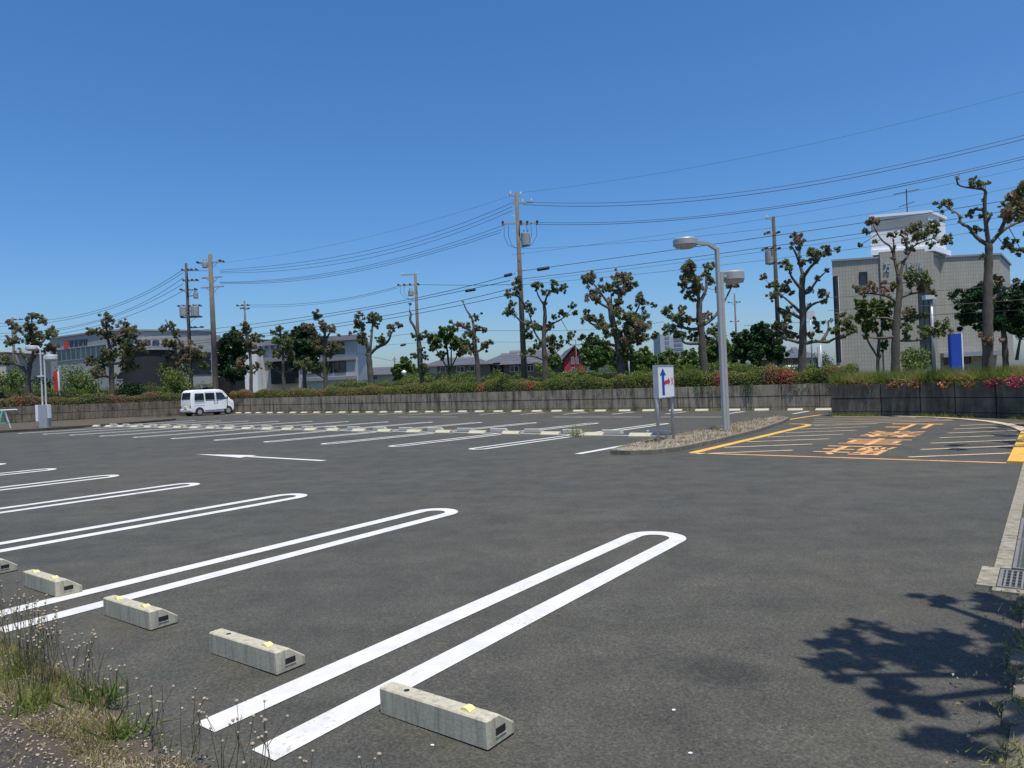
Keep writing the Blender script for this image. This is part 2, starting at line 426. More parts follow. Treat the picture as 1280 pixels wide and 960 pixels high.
# wide ground under everything, out to the horizon
g = MB(); R_ = 1500; gn = 30
for i in range(gn):
    for j in range(gn):
        x0, x1 = -R_ + 2 * R_ * i / gn, -R_ + 2 * R_ * (i + 1) / gn; y0, y1 = -R_ + 2 * R_ * j / gn, -R_ + 2 * R_ * (j + 1) / gn
        hz = lambda x, y: max(-3.0, min(3.0, gz(x, y))) - .06
        g.quad([(x0, y0, hz(x0, y0)), (x1, y0, hz(x1, y0)), (x1, y1, hz(x1, y1)), (x0, y1, hz(x0, y1))])
tag(g.build('ground', M['field']), kind='structure')
lotobj = sheet('parking_lot', [(.13, .3), (51.4, .3), (51.4, 31.9), (6.2, 31.9), (6.2, 27.3), (3, 26.8), (1.6, 26.3), (-.2, 25.3), (-4, 23.5), (-4, 19), (.36, 19), (.36, 5.42), (.13, 5.40)], 0, M['asphalt'])
WALL_R = [(-7.5, 21.4), (-3.0, 23.6), (.35, 25.2), (1.3, 25.75), (2.4, 26.3), (3.4, 26.65), (4.6, 26.95), (6.2, 27.08)]
bank_poly = [(p[0] - .12, p[1] + .1) for p in WALL_R] + [(6.15, 31.95), (51.25, 31.95), (51.25, -30), (320, -30), (320, 420), (-320, 420), (-320, 21.4)]
sheet('terrain', bank_poly, BANK, M['field'])
bm = bmesh.new(); grid = {}; na, nb_ = 120, 40
for i in range(na + 1):
    for j in range(nb_ + 1):
        a, b = 1.4 + 6.0 * i / na, 1.19 - 1.6 * j / nb_
        z = .050 + .012 * math.sin(a * 5.1 + b * 3) * math.cos(b * 7 - a) + random.uniform(-.004, .004) - (.035 if j < 2 else 0)
        grid[i, j] = bm.verts.new(lot(a, b, z))
for i in range(na):
    for j in range(nb_): bm.faces.new((grid[i, j], grid[i + 1, j], grid[i + 1, j + 1], grid[i, j + 1]))
bm.normal_update()
if sum(f.normal.z for f in bm.faces) < 0: bmesh.ops.reverse_faces(bm, faces=bm.faces)
me = bpy.data.meshes.new('path'); bm.to_mesh(me); bm.free(); me.materials.append(M['path'])
o = bpy.data.objects.new('path', me); COL.objects.link(o); o['kind'] = 'structure'
sheet('verge', [(1.5, 1.10)] + [(1.5 + .12 * i, 1.08 + .05 * math.sin(i * 1.7) + .03 * math.sin(i * 4.1)) for i in range(1, 60)] + [(8.6, 1.5)] + [(8.5 - .12 * i, 1.45 + .05 * math.sin(i * 2.3) + .03 * math.sin(i * 5.3) - max(0, (i - 40) * .011)) for i in range(57)], .004, M['soil'], thick=.045)
sheet('roadside_soil', [(-30, .3), (.12, .3), (.14, 5.36), (-.9, 5.38), (-.9, 12.6), (-.9, 18.5), (-4.1, 18.5), (-8, 21.3), (-30, 21.3)], .012, M['soil'])
sheet('planting_strip', [(50.95, 8), (50.95, 24), (42.2, 22.6), (40.4, 19.6), (39.2, 16.6), (38.5, 14.2), (38.9, 12.0), (40, 8)], .02, M['soil'], thick=.09)

# --- painted markings, parts of the lot's surface
def loop_mark(mb, ac, b0, b1, w=.15, out=.56, tip_far=True, seg=14, skew=0.0):
    """two parallel stripes joined by a half round at one end"""
    h = .004; ro, ri = out / 2, out / 2 - w
    bt, bo = (b1 - ro, b0) if tip_far else (b0 + ro, b1)
    s = 1 if tip_far else -1
    ou = [(ac - ro, bo), (ac - ro, bt)]; inn = [(ac - ri, bo), (ac - ri, bt)]
    for k in range(1, seg):
        t = math.pi * k / seg
        ou.append((ac - ro * math.cos(t), bt + s * ro * math.sin(t))); inn.append((ac - ri * math.cos(t), bt + s * ri * math.sin(t)))
    ou += [(ac + ro, bt), (ac + ro, bo)]; inn += [(ac + ri, bt), (ac + ri, bo)]
    for i in range(len(ou) - 1):
        q = [lot(p[0] + skew * (p[1] - b0), p[1], h) for p in (ou[i], ou[i + 1], inn[i + 1], inn[i])]
        nrm = (q[1] - q[0]).cross(q[2] - q[0])
        mb.quad(q if nrm.z > 0 else q[::-1])
def stripe(mb, p, q, w, h=.004):
    p, q = Vector(p), Vector(q); t = (q - p).normalized(); n = Vector((-t.y, t.x)) * w / 2
    pts = [lot(*(p + n), h), lot(*(q + n), h), lot(*(q - n), h), lot(*(p - n), h)]
    nrm = (pts[1] - pts[0]).cross(pts[2] - pts[0])
    mb.quad(pts if nrm.z > 0 else pts[::-1])
NEAR = [2.68 + 2.7 * k for k in range(14)]
mb = MB()
for k, a in enumerate(NEAR): loop_mark(mb, a, 1.61, 6.15 if k == 0 else 6.2, skew=.045 if k == 0 else .05)
mb.build('bay_marking', M['white_line'], lotobj)
MIDF = [10.47 + 2.62 * k for k in range(12)]
MIDB = [10.35 + 2.66 * k for k in range(12)]
mb = MB()
for a in MIDF: loop_mark(mb, a, 12.42, 16.95, .13, .5, False)
for a in MIDB: loop_mark(mb, a, 17.15, 22.3, .13, .5, True)
stripe(mb, (7.62, 12.3), (7.62, 16.5), .17); stripe(mb, (7.69, 17.4), (7.69, 22.7), .15)
stripe(mb, (7.7, 17.05), (39, 17.05), .12)
mb.build('bay_marking', M['white_line'], lotobj)
FAR_U = [297, 309, 322, 336, 349, 365, 379, 394.5, 410.2, 426.9, 443.1, 460.8, 478.1, 497, 515.3, 535.6, 555.2, 577, 598.3, 621.8, 644.6, 670,
         694.8, 722.3, 749.5, 779.8, 809.6, 843.8, 876.5, 916, 951.4, 993.3, 1028.8]
FAR_A = [a_on_b(u, 518 - (u - 410) * .0065, 30.95) for u in FAR_U]
mb = MB()
for i in range(0, len(FAR_A) - 1, 2):
    am = (FAR_A[i] + FAR_A[i + 1]) / 2 - 1.25
    stripe(mb, (am, 28.7), (am, 30.9), .16)
for a0, a1 in ((17.5, 13.2), (27, 23), (9.8, 12.4)): stripe(mb, (a0, 26.3), (a1, 26.3), .16)
mb.build('bay_marking', M['old_line'], lotobj)
mb = MB()                                    # the big arrow in the drive
for poly in ([(11.9, 9.35), (11.9, 9.50), (14.6, 9.48), (14.6, 9.33)], [(14.45, 9.15), (16.5, 9.30), (14.6, 9.68)]):
    q = [lot(a, b, .004) for a, b in poly]
    mb.quad(q if (q[1] - q[0]).cross(q[2] - q[0]).z > 0 else q[::-1])
mb.build('arrow_marking', M['white_line'], lotobj)
mb = MB()                                    # no-parking box
stripe(mb, (5.63, 13.16), (.57, 13.16), .12)
mb.build('box_marking', M['orange'], lotobj)
mb = MB()
stripe(mb, (5.58, 13.23), (5.62, 21.7), .19)
curve = [(5.62, 21.7), (5.72, 22.1), (6.0, 22.35), (6.35, 22.4)]
for p, q in zip(curve[:-1], curve[1:]): stripe(mb, p, q, .17)
stripe(mb, (7.06, 24.2), (6.78, 27.9), .14)
mb.build('box_marking', M['yellow'], lotobj)
mb = MB()
for k in range(7):
    b = 12.86 + 1.42 * k
    stripe(mb, (5.42, b + .18), (4.0, b + 1.40), .10)
    stripe(mb, (1.94, b + .75), (.58, b + 1.92), .10)
for k in range(4): stripe(mb, (5.6 + .25 * k, 22.05 + 1.1 * k), (2.3 - .1 * k, 24.5 + .55 * k), .10)
stripe(mb, (6.1, 26.75), (4.3, 26.4), .12)
mb.build('hatched_marking', M['faded'], lotobj)
mb = MB()
for ch, b0, b1 in (('駐', 13.62, 15.42), ('車', 15.72, 17.42), ('禁', 17.75, 19.75), ('止', 20.1, 22.72)):
    vs, fs = glyphs(ch, 1.0, .006)
    hx = max(abs(v.x) for v in vs); hy = max(abs(v.y) for v in vs)
    pts = []
    for v in vs:                              # the words face drivers coming from the far side
        a = 2.98 + v.x / hx * .62; b = (b0 + b1) / 2 - v.y / hy * (b1 - b0) / 2
        pts.append(lot(a, b, .008))
    fl = []
    for f in fs:
        n = (pts[f[1]] - pts[f[0]]).cross(pts[f[2]] - pts[f[0]])
        fl.append(f if n.z > 0 else f[::-1])
    mb.add(pts, fl)
mb.build('lettering_marking', M['orange'], lotobj)

# --- kerbs
kb = thing('kerb', 'pale concrete kerb at the right edge of the lot, painted yellow beyond its middle', 'kerb', lot(.2, 9))
def local(o, pts): return [p - o.location for p in pts]
def strip3(a0, b0, a1, b1, h0, h1, mb, org, wtop=0):
    lo = [lot(a0, b0, h0), lot(a1, b0, h0), lot(a1, b1, h0), lot(a0, b1, h0)]; hi = [lot(a0, b0, h1), lot(a1, b0, h1), lot(a1, b1, h1), lot(a0, b1, h1)]
    vs = [p - org for p in lo + hi]
    mb.add(vs, [(0, 1, 2, 3), (7, 6, 5, 4), (4, 5, 1, 0), (5, 6, 2, 1), (6, 7, 3, 2), (7, 4, 0, 3)])
m1 = MB()
for b in np.arange(6.05, 13.0, .6): strip3(.36, b, .262, min(b + .597, 13.1), -.02, .020 + .003 * math.sin(b * 9), m1, kb.location)
strip3(.43, 5.5, .325, 6.04, -.02, .018, m1, kb.location)
strip3(.34, 5.40, -.6, 5.495, -.02, .017, m1, kb.location)
m1.build('stone', M['kerb'], kb)
m1 = MB()
bb = [13.13, 13.9, 14.7, 15.5, 16.3, 17.1, 17.9, 18.7, 19.5]
for p, q in zip(bb[:-1], bb[1:]): strip3(.56, p, .34, q - .01, -.02, .035, m1, kb.location)
m1.build('painted_stone', M['yellow'], kb)
m1 = MB(); bend = [(.54, 19.5), (.72, 20.9), (1.0, 22.2), (1.45, 23.5), (2.1, 24.6), (3.0, 25.6), (4.2, 26.3)]
for p, q in zip(bend[:-1], bend[1:]):
    pts = [lot(*p, -.02), lot(*q, -.02), lot(q[0] - .2, q[1] + .12, -.02), lot(p[0] - .2, p[1] + .12, -.02)]
    pts += [x + Vector((0, 0, .055)) for x in pts]; m1.add([x - kb.location for x in pts], [(0, 1, 2, 3), (7, 6, 5, 4), (4, 5, 1, 0), (5, 6, 2, 1), (6, 7, 3, 2), (7, 4, 0, 3)])
o = m1.build('painted_stone', M['faded'], kb)
bm = bmesh.new(); bm.from_mesh(o.data); bmesh.ops.recalc_face_normals(bm, faces=bm.faces); bm.to_mesh(o.data); bm.free()
rk = thing('kerb', 'broken weedy soil-covered kerb line in the tree shade at the lower right', 'kerb', lot(.1, 4))
m1 = MB(); b = 1.2
while b < 5.3:
    L_ = random.uniform(.10, .34); w_ = random.uniform(.05, .12); x0 = .19 + random.uniform(-.03, .015); hh = random.uniform(.012, .042)
    if random.random() < .8: strip3(x0, b, x0 - w_, min(b + L_ - random.uniform(.01, .05), 5.36), -.02, hh, m1, rk.location)
    b += L_
m1.build('stone', M['verge_soil'], rk, bevel=.008)
bm = bmesh.new(); na, nb_ = 14, 60; grid = {}
for i in range(na + 1):
    for j in range(nb_ + 1):
        a, b = .17 - 1.1 * i / na, 1.0 + 4.37 * j / nb_
        grid[i, j] = bm.verts.new(lot(a, b, .012 + (.0 if i == 0 else .03 * random.random() + .02 * math.sin(b * 6 + a * 9))))
for i in range(na):
    for j in range(nb_): bm.faces.new((grid[i, j], grid[i, j + 1], grid[i + 1, j + 1], grid[i + 1, j]))
bmesh.ops.recalc_face_normals(bm, faces=bm.faces)
if sum(f.normal.z for f in bm.faces) < 0: bmesh.ops.reverse_faces(bm, faces=bm.faces)
me = bpy.data.meshes.new('soil'); bm.to_mesh(me); bm.free(); me.materials.append(M['verge_soil'])
o = bpy.data.objects.new('soil', me); COL.objects.link(o); o['kind'] = 'structure'
# drain covers
def grating(name, label, a0, b0, a1, b1, bars, along_b):
    t = thing(name, label, 'drain cover', lot((a0 + a1) / 2, (b0 + b1) / 2))
    org = t.location; f = MB(); w = .022
    for x0, y0, x1, y1 in ((a0, b0, a1, b0 + w), (a0, b1 - w, a1, b1), (a0, b0 + w, a0 - w, b1 - w), (a1 + w, b0 + w, a1, b1 - w)): strip3(x0, y0, x1, y1, .005, .022, f, org)
    f.build('frame', M['grate'], t)
    g_ = MB(); strip3(a0 - w, b0 + w, a1 + w, b1 - w, .0, .006, g_, org); g_.build('pit', M['recess'], t)
    g_ = MB(); n = bars
    for i in range(n):
        if along_b: x = a0 - w + (a1 - a0 + 2 * w) * (i + .5) / n; strip3(x + .006, b0 + w, x - .006, b1 - w, .008, .020, g_, org)
        else: y = b0 + w + (b1 - b0 - 2 * w) * (i + .5) / n; strip3(a0 - w, y - .006, a1 + w, y + .006, .008, .020, g_, org)
    for i in range(1, 6):
        if along_b: y = b0 + (b1 - b0) * i / 6; strip3(a0 - w, y - .004, a1 + w, y + .004, .008, .017, g_, org)
        else: x = a0 + (a1 - a0) * i / 6; strip3(x + .004, b0 + w, x - .004, b1 - w, .008, .017, g_, org)
    g_.build('bars', M['grate'], t)
grating('drain_grate', 'galvanised steel bar grate set in the kerb corner above the tree shadow', .318, 5.50, -.25, 6.0, 17, True)
grating('channel_grate', 'long narrow grey channel grate behind the right kerb, beyond the square grate', .255, 6.06, .02, 7.1, 24, False)
grating('channel_grate', 'narrow channel grate farther along the right kerb, beside the blue bucket', .255, 7.12, .02, 8.16, 24, False)
bk = thing('bucket', 'dark blue plastic bucket standing behind the kerb at the right edge', 'bucket', lot(.03, 8.95, .02))
b_ = MB(); b_.lathe([(.10, 0), (.115, .01), (.14, .24), (.15, .245), (.15, .26), (.135, .26), (.11, .03)], 20); b_.build('shell', M['blue'], bk, True)
b_ = MB(); b_.tube([(.145 * math.cos(t), .02, .24 - .12 * math.sin(t)) for t in np.linspace(0, math.pi, 9)], .005, 6); b_.build('handle', M['steel'], bk)

# --- traffic island with kerb and dry stony soil
isl = [(6.95, 12.42), (6.5, 12.42), (6.15, 12.75), (5.95, 13.45), (5.94, 15.6), (6.12, 18.9), (6.55, 22.4), (6.95, 24.6), (7.3, 25.2), (7.65, 25.1), (7.75, 23.9), (7.58, 20), (7.5, 17.5), (7.45, 15.2), (7.2, 13.2)]
it = thing('traffic_island', 'long narrow kerbed island of dry stony soil under the tall double lamp', 'traffic island', lot(6.7, 18))
def ring(poly, w, h0, h1, mb, org):
    n = len(poly); c = Vector((sum(p[0] for p in poly) / n, sum(p[1] for p in poly) / n))
    ins = []
    for i in range(n):
        p0, p1, p2 = Vector(poly[i - 1]), Vector(poly[i]), Vector(poly[(i + 1) % n])
        t = (p2 - p0).normalized(); nn = Vector((-t.y, t.x))
        if nn.dot(c - p1) < 0: nn = -nn
        ins.append(p1 + nn * w)
    for i in range(n):
        j = (i + 1) % n
        A, B, C, D = poly[i], poly[j], ins[j], ins[i]
        vs = [lot(*p, h0) - org for p in (A, B, C, D)] + [lot(*p, h1) - org for p in (A, B, C, D)]
        mb.add(vs, [(0, 1, 2, 3), (7, 6, 5, 4), (4, 5, 1, 0), (5, 6, 2, 1), (6, 7, 3, 2), (7, 4, 0, 3)])
    return ins
m1 = MB(); inner = ring(isl, .10, -.02, .085, m1, it.location); m1.build('kerb_stone', M['kerb_dark'], it)
bm = bmesh.new(); f = bm.faces.new([bm.verts.new(lot(p[0], p[1], .065) - it.location) for p in inner]); f.normal_update()
if f.normal.z < 0: f.normal_flip()
bmesh.ops.triangulate(bm, faces=bm.faces[:]); bmesh.ops.subdivide_edges(bm, edges=bm.edges[:], cuts=4, use_grid_fill=True)
for v in bm.verts:
    if not v.is_boundary: v.co.z += random.uniform(0, .05)
me = bpy.data.meshes.new('soil'); bm.to_mesh(me); bm.free(); me.materials.append(M['gravel_soil'])
o = bpy.data.objects.new('soil', me); COL.objects.link(o); o.parent = it
def inside(poly, x, y):
    r = False; n = len(poly)
    for i in range(n):
        (x0, y0), (x1, y1) = poly[i], poly[i - 1]
        if (y0 > y) != (y1 > y) and x < (x1 - x0) * (y - y0) / (y1 - y0) + x0: r = not r
    return r
pb = MB(); cnt = 0
while cnt < 1500:
    a, b = random.uniform(5.9, 7.8), random.uniform(12.4, 25.2)
    if not inside(inner, a, b): continue
    cnt += 1; p = lot(a, b, .085); r = random.uniform(.007, .022) * (1.7 if b < 14.3 else 1)
    z = random.random() * 6.28; vs = []
    for (x, y, zz) in ((1, 0, 0), (0, 1, 0), (-1, 0, 0), (0, -1, 0), (0, 0, .8), (0, 0, -.6)):
        q = Vector((x * math.cos(z) - y * math.sin(z), x * math.sin(z) + y * math.cos(z), zz)) * r * random.uniform(.7, 1.2)
        vs.append(p + q)
    pb.add(vs, [(0, 1, 4), (1, 2, 4), (2, 3, 4), (3, 0, 4), (1, 0, 5), (2, 1, 5), (3, 2, 5), (0, 3, 5)])
tag(pb.build('gravel', M['pebble']), 'loose pale gravel scattered over the island soil', 'gravel', kind='stuff')
pts = []; tn = []
while len(pts) < 4200:
    a, b = random.uniform(5.9, 7.8), random.uniform(12.9, 25.2)
    if inside(inner, a, b) and math.sin(a * 9 + b * 3.1) + math.cos(b * 5.3) > -.9: pts.append(lot(a, b, .075)); tn.append(random.uniform(.1, .75))
o = leaf_mesh('grass', np.array(pts), np.array(tn), .10, .016, M['dry'], None, up=1.3, kind='stuff', skinny=True)
tag(o, 'withered low grass growing on the stony island', 'grass')

# ------------------------------------------------------------------ wheel stops
def stop_body(L=.60, D=.175, H=.115, slot=True):
    """bevelled concrete block: upright back, flat top, long slope to a low nose"""
    prof = [(0, 0), (D, 0), (D, .045), (.075, H), (0, H)]
    mb = MB(); mb.extrude(prof, lambda p, t: (t, p[0], p[1]), -L / 2, L / 2)
    return mb
stop_me = {}
def make_stop(label, group, a, b, mat, flip=False, detail=False, marks='yy'):
    """a, b: centre of the back face; flip: the slope faces the camera"""
    t = thing('wheel_stop', label, 'wheel stop', lot(a, b), RZ + (math.pi if flip else 0) + random.uniform(-.012, .012), group)
    key = (mat.name, detail)
    if key not in stop_me:
        o = stop_body().build('block', mat, t, bevel=.006)
        stop_me[key] = o.data
    else:
        o = bpy.data.objects.new('block', stop_me[key]); COL.objects.link(o); o.parent = t
    if detail:
        for s in (-1, 1):
            m1 = MB(); x = s * .30
            m1.box(min(x, x + s * .0015), .052, .036, max(x, x + s * .0015), .112, .066)
            m1.build('lifting_slot', M['recess'], t)
            m1 = MB(); m1.box(min(x, x + s * .003), .05, .031, max(x, x + s * .003), .114, .036); m1.build('slot_lip', mat, t)
        for k, s in zip(marks, (-1, 1)):
            x = s * .17
            if k == 'y':
                m1 = MB(); pr = [(.024 * math.cos(q), .013 * math.sin(q)) for q in np.linspace(0, math.pi, 9)]
                m1.extrude(pr, lambda p, tt: (x + p[0], tt, .1155 + p[1]), .022, .060)
                m1.build('reflector', M['reflector'], t)
            else:
                m1 = MB(); m1.lathe([(.013, 0), (.013, .0015)], 10, (x, .04, .1151)); m1.build('bolt_hole', M['recess'], t)
    return t
near_lab = ['weathered concrete wheel stop in front of the nearest white bay loop, one reflector left',
            'concrete wheel stop just beyond the nearest white bay loop, only its right reflector whole',
            'concrete wheel stop overlapping the end of the second bay loop, two yellow reflectors',
            'concrete wheel stop just beyond the second bay loop, two pale yellow reflectors',
            'concrete wheel stop cut by the left frame edge with only its nose showing']
for (a, mk), lb in zip(((2.065, 'oy'), (3.40, 'oy'), (4.645, 'yy'), (5.965, 'yy'), (7.17, 'yy')), near_lab):
    make_stop(lb, 'wheel stops of the near row', a, 2.11, M['stop'], False, True, mk)
ord_ = lambda i: ORD[i] if i < len(ORD) else ORD[-1]
cnt = 0
for k in range(12):
    mid = (7.62 if k == 0 else MIDF[k - 1]) / 2 + MIDF[k] / 2
    for s in (-.68, .68):
        make_stop(f'cream wheel stop in the near line of the middle rows, {ord_(cnt)} from the lamp island', 'cream wheel stops of the middle rows', mid + s, 16.62, M['stop_far'], True)
        cnt += 1
cnt = 0
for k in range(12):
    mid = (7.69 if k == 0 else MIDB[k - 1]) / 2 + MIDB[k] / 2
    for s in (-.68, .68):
        make_stop(f'grey wheel stop seen from behind in the middle rows, {ord_(cnt)} from the lamp island', 'grey wheel stops of the middle rows', mid + s, 17.45, M['stop_shade_lift'], False)
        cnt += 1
for i, a in enumerate(FAR_A[::-1]):
    make_stop(f'cream wheel stop at the foot of the back wall, {ord_(i)} from its right corner', 'wheel stops along the back wall', a, 31.12, M['stop_far'], True)

# ------------------------------------------------------------------ retaining walls
def wall(name, label, pts, h, mats, panel=1.5, thick=.25, outside=1, joint=.03):
    """cast panels with open joints, one drip seam and a base course; pts in lot coordinates"""
    t = thing(name, label, 'wall', lot(*pts[0]))
    mb = MB(); seam = MB(); org = t.location
    for (p, q) in zip(pts[:-1], pts[1:]):
        p, q = Vector(p), Vector(q); L = (q - p).length; d = (q - p) / L; n = Vector((-d.y, d.x)) * outside
        k = max(1, round(L / panel))
        for i in range(k):
            s0, s1 = L * i / k + joint / 2, L * (i + 1) / k - joint / 2
            A, B = p + d * s0, p + d * s1
            for (z0, z1, off) in ((-.05, .14, .012), (.16, h * .55, 0.0), (h * .55 + .022, h, .008)):
                A1, B1 = A - n * off, B - n * off; C1, D1 = B + n * thick, A + n * thick
                vs = [lot(*x, z0) - org for x in (A1, B1, C1, D1)] + [lot(*x, z1) - org for x in (A1, B1, C1, D1)]
                fs = [(3, 2, 1, 0), (4, 5, 6, 7), (0, 1, 5, 4), (1, 2, 6, 5), (2, 3, 7, 6), (3, 0, 4, 7)]
                mb.add(vs, fs if outside * 1 > 0 else fs)
        A, B = p + n * .03, q + n * .03; C1, D1 = q + n * (thick - .02), p + n * (thick - .02)
        vs = [lot(*x, -.05) - org for x in (A, B, C1, D1)] + [lot(*x, h - .03) - org for x in (A, B, C1, D1)]
        seam.add(vs, [(3, 2, 1, 0), (4, 5, 6, 7), (0, 1, 5, 4), (1, 2, 6, 5), (2, 3, 7, 6), (3, 0, 4, 7)])
    for o in (mb.build('panels', mats[0], t), seam.build('joint_fill', mats[1], t)):
        bm = bmesh.new(); bm.from_mesh(o.data); bmesh.ops.recalc_face_normals(bm, faces=bm.faces); bm.to_mesh(o.data); bm.free()
    return t
wall('retaining_wall', 'long streaked grey concrete retaining wall behind the back row of wheel stops', [(51.0, 31.8), (6.2, 31.8), (6.2, 27.1)], 1.12, (M['wall'], M['wall_dark']), 1.55, outside=-1)
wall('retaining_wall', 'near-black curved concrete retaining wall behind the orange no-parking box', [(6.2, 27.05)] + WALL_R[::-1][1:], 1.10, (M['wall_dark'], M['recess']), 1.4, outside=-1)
wall('retaining_wall', 'brownish grey block retaining wall at the far left behind the white van', [(51.1, -8), (51.1, 31.8)], 1.12, (M['wall_brown'], M['wall_dark']), 1.4, outside=-1)
# ------------------------------------------------------------------ hedges and ground plants on the bank
def bank_pt(a, b, h=0): return lot(a, b, BANK + h)
def hedge(label, path, width, hfun, n, tonefun, group=None, mat='hedge', leaf=(.075, .036), name='hedge', overhang=.0):
    """a clipped hedge: many small leaves around a twiggy core; path in lot coordinates"""
    t = thing(name, label, 'hedge', bank_pt(*path[0]), 0, group)
    seg = []; tot = 0
    for p, q in zip(path[:-1], path[1:]):
        L = (Vector(q) - Vector(p)).length; seg.append((Vector(p), Vector(q), L, tot)); tot += L
    n = int(n * 1.7); S = rng.random(n) * tot; cen = np.empty((n, 3)); tone = np.empty(n); outw = np.empty((n, 3))
    for i, s in enumerate(S):
        for p, q, L, s0 in seg:
            if s <= s0 + L + 1e-6: break
        d = (q - p) / L; c = p + d * (s - s0); nn = Vector((-d.y, d.x))
        H = hfun(s); th = random.uniform(-.25, math.pi + .25)
        rr = random.uniform(.80, 1.06) + .10 * math.sin(s * 3.1 + th * 2) + .07 * math.sin(s * 7.7)
        x = math.copysign(abs(math.cos(th)) ** .7, math.cos(th)) * width / 2 * rr; z = max(-.25, math.copysign(abs(math.sin(th)) ** .7, math.sin(th)) * H * rr)
        w = c + nn * x; P = bank_pt(w.x, w.y, z)
        cen[i] = P; tone[i] = tonefun(s, z / max(H, .1)); 
        ow = nn * math.cos(th); outw[i] = (ow.x * DX + ow.y * EX, ow.x * DY + ow.y * EY, math.sin(th))
    leaf_mesh('foliage', cen, tone, leaf[0], leaf[1], M[mat], t, t.location, 0, None, outw * .5)
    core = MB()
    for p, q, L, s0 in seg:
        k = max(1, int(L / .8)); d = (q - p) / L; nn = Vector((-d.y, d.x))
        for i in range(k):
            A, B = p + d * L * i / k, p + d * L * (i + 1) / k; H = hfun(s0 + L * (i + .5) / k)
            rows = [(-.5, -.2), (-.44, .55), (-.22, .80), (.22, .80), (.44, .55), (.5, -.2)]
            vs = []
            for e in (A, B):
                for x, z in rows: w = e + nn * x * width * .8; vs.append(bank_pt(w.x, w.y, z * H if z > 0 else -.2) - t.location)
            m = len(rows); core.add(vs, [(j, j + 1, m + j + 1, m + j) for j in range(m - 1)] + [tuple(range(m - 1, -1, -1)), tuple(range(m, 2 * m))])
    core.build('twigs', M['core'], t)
    return t
def sn(s, f, ph=0): return math.sin(s * f + ph)
def patchy(base, amp, hot=()):
    def fn(s, z):
        v = base + amp * (sn(s, .9, 1) * .5 + sn(s, 2.3, 2) * .35 + sn(s, 5.1) * .25)
        for c, w, a in hot: v += a * math.exp(-((s - c) / w) ** 2) * (1 if z < .9 else .6)
        return min(.95, max(0, v + random.uniform(-.1, .12)))
    return fn
# front hedge on the back wall, in three visibly different stretches (a runs from 46 at the left to 6.3 at the right)
hedge('brownish unclipped hedge on the back wall just right of the white van', [(51.4, 32.35), (31.0, 32.35)], .95, lambda s: .62 + .1 * sn(s, 1.7), 19000, patchy(.34, .16, [(2, 2.5, .2), (11, 1.2, .22), (17, 1.2, .12)]))
hedge('green hedge along the middle of the back wall with a red-brown drooping patch', [(30.9, 32.35), (17.5, 32.35)], 1.0, lambda s: .68 + .1 * sn(s, 1.3), 17000, patchy(.24, .13, [(4.8, .35, .5), (8.3, .28, .42)]))
hedge('dense green hedge with clusters of faded red flowers behind the arrow sign and lamp', [(17.4, 32.35), (6.35, 32.3)], 1.0, lambda s: .72 + .1 * sn(s, 1.9), 17000, patchy(.22, .10, [(5.4, .4, .55), (7.6, .25, .30), (8.3, .42, .62), (10.2, .3, .3)]))
hedge('reddish brown hedge on top of the far left retaining wall', [(51.6, -4), (51.6, 31.6)], .95, lambda s: .62 + .12 * sn(s, 1.5), 17000, patchy(.36, .2, [(22, 2, .15), (28, 2, .2)]), leaf=(.085, .04))
hedge('low clipped dark green hedge behind the pollarded trees at the back', [(44, 36.4), (9, 36.2)], 1.2, lambda s: 1.05 + .14 * sn(s, .9) + .08 * sn(s, 2.9), 17000, patchy(.08, .10), leaf=(.10, .05))
hedge('clipped dark green hedge behind the far left trees and the bank flag', [(55.5, 4), (55.5, 33)], 1.3, lambda s: 1.25 + .14 * sn(s, .9), 12000, patchy(.05, .08), leaf=(.10, .05))
# long grass above the dark right-hand wall
pr = []; tn = []
edge = WALL_R[::-1]
def along(path, s):
    for p, q in zip(path[:-1], path[1:]):
        L = (Vector(q) - Vector(p)).length
        if s <= L: return Vector(p) + (Vector(q) - Vector(p)) * s / L, (Vector(q) - Vector(p)) / L
        s -= L
    return Vector(path[-1]), (Vector(path[-1]) - Vector(path[-2])).normalized()
EL = sum((Vector(q) - Vector(p)).length for p, q in zip(edge[:-1], edge[1:]))
for i in range(40000):
    s = random.random() * EL; p, d = along(edge, s); n = Vector((d.y, -d.x))
    if n.dot(Vector((-1, 1))) < 0: n = -n
    w = p + n * (.02 + abs(random.gauss(0, .8)))
    pr.append(bank_pt(w.x, w.y, random.uniform(-.05, .15))); tn.append(min(1, max(0, .22 + .25 * sn(w.x * 2 + w.y, 1.7) + random.uniform(-.15, .3))))
tag(leaf_mesh('grass', np.array(pr), np.array(tn), .44, .02, M['grass'], None, up=1.7, kind='stuff', skinny=True), 'long yellow-green grass growing over the top of the dark right wall', 'grass')
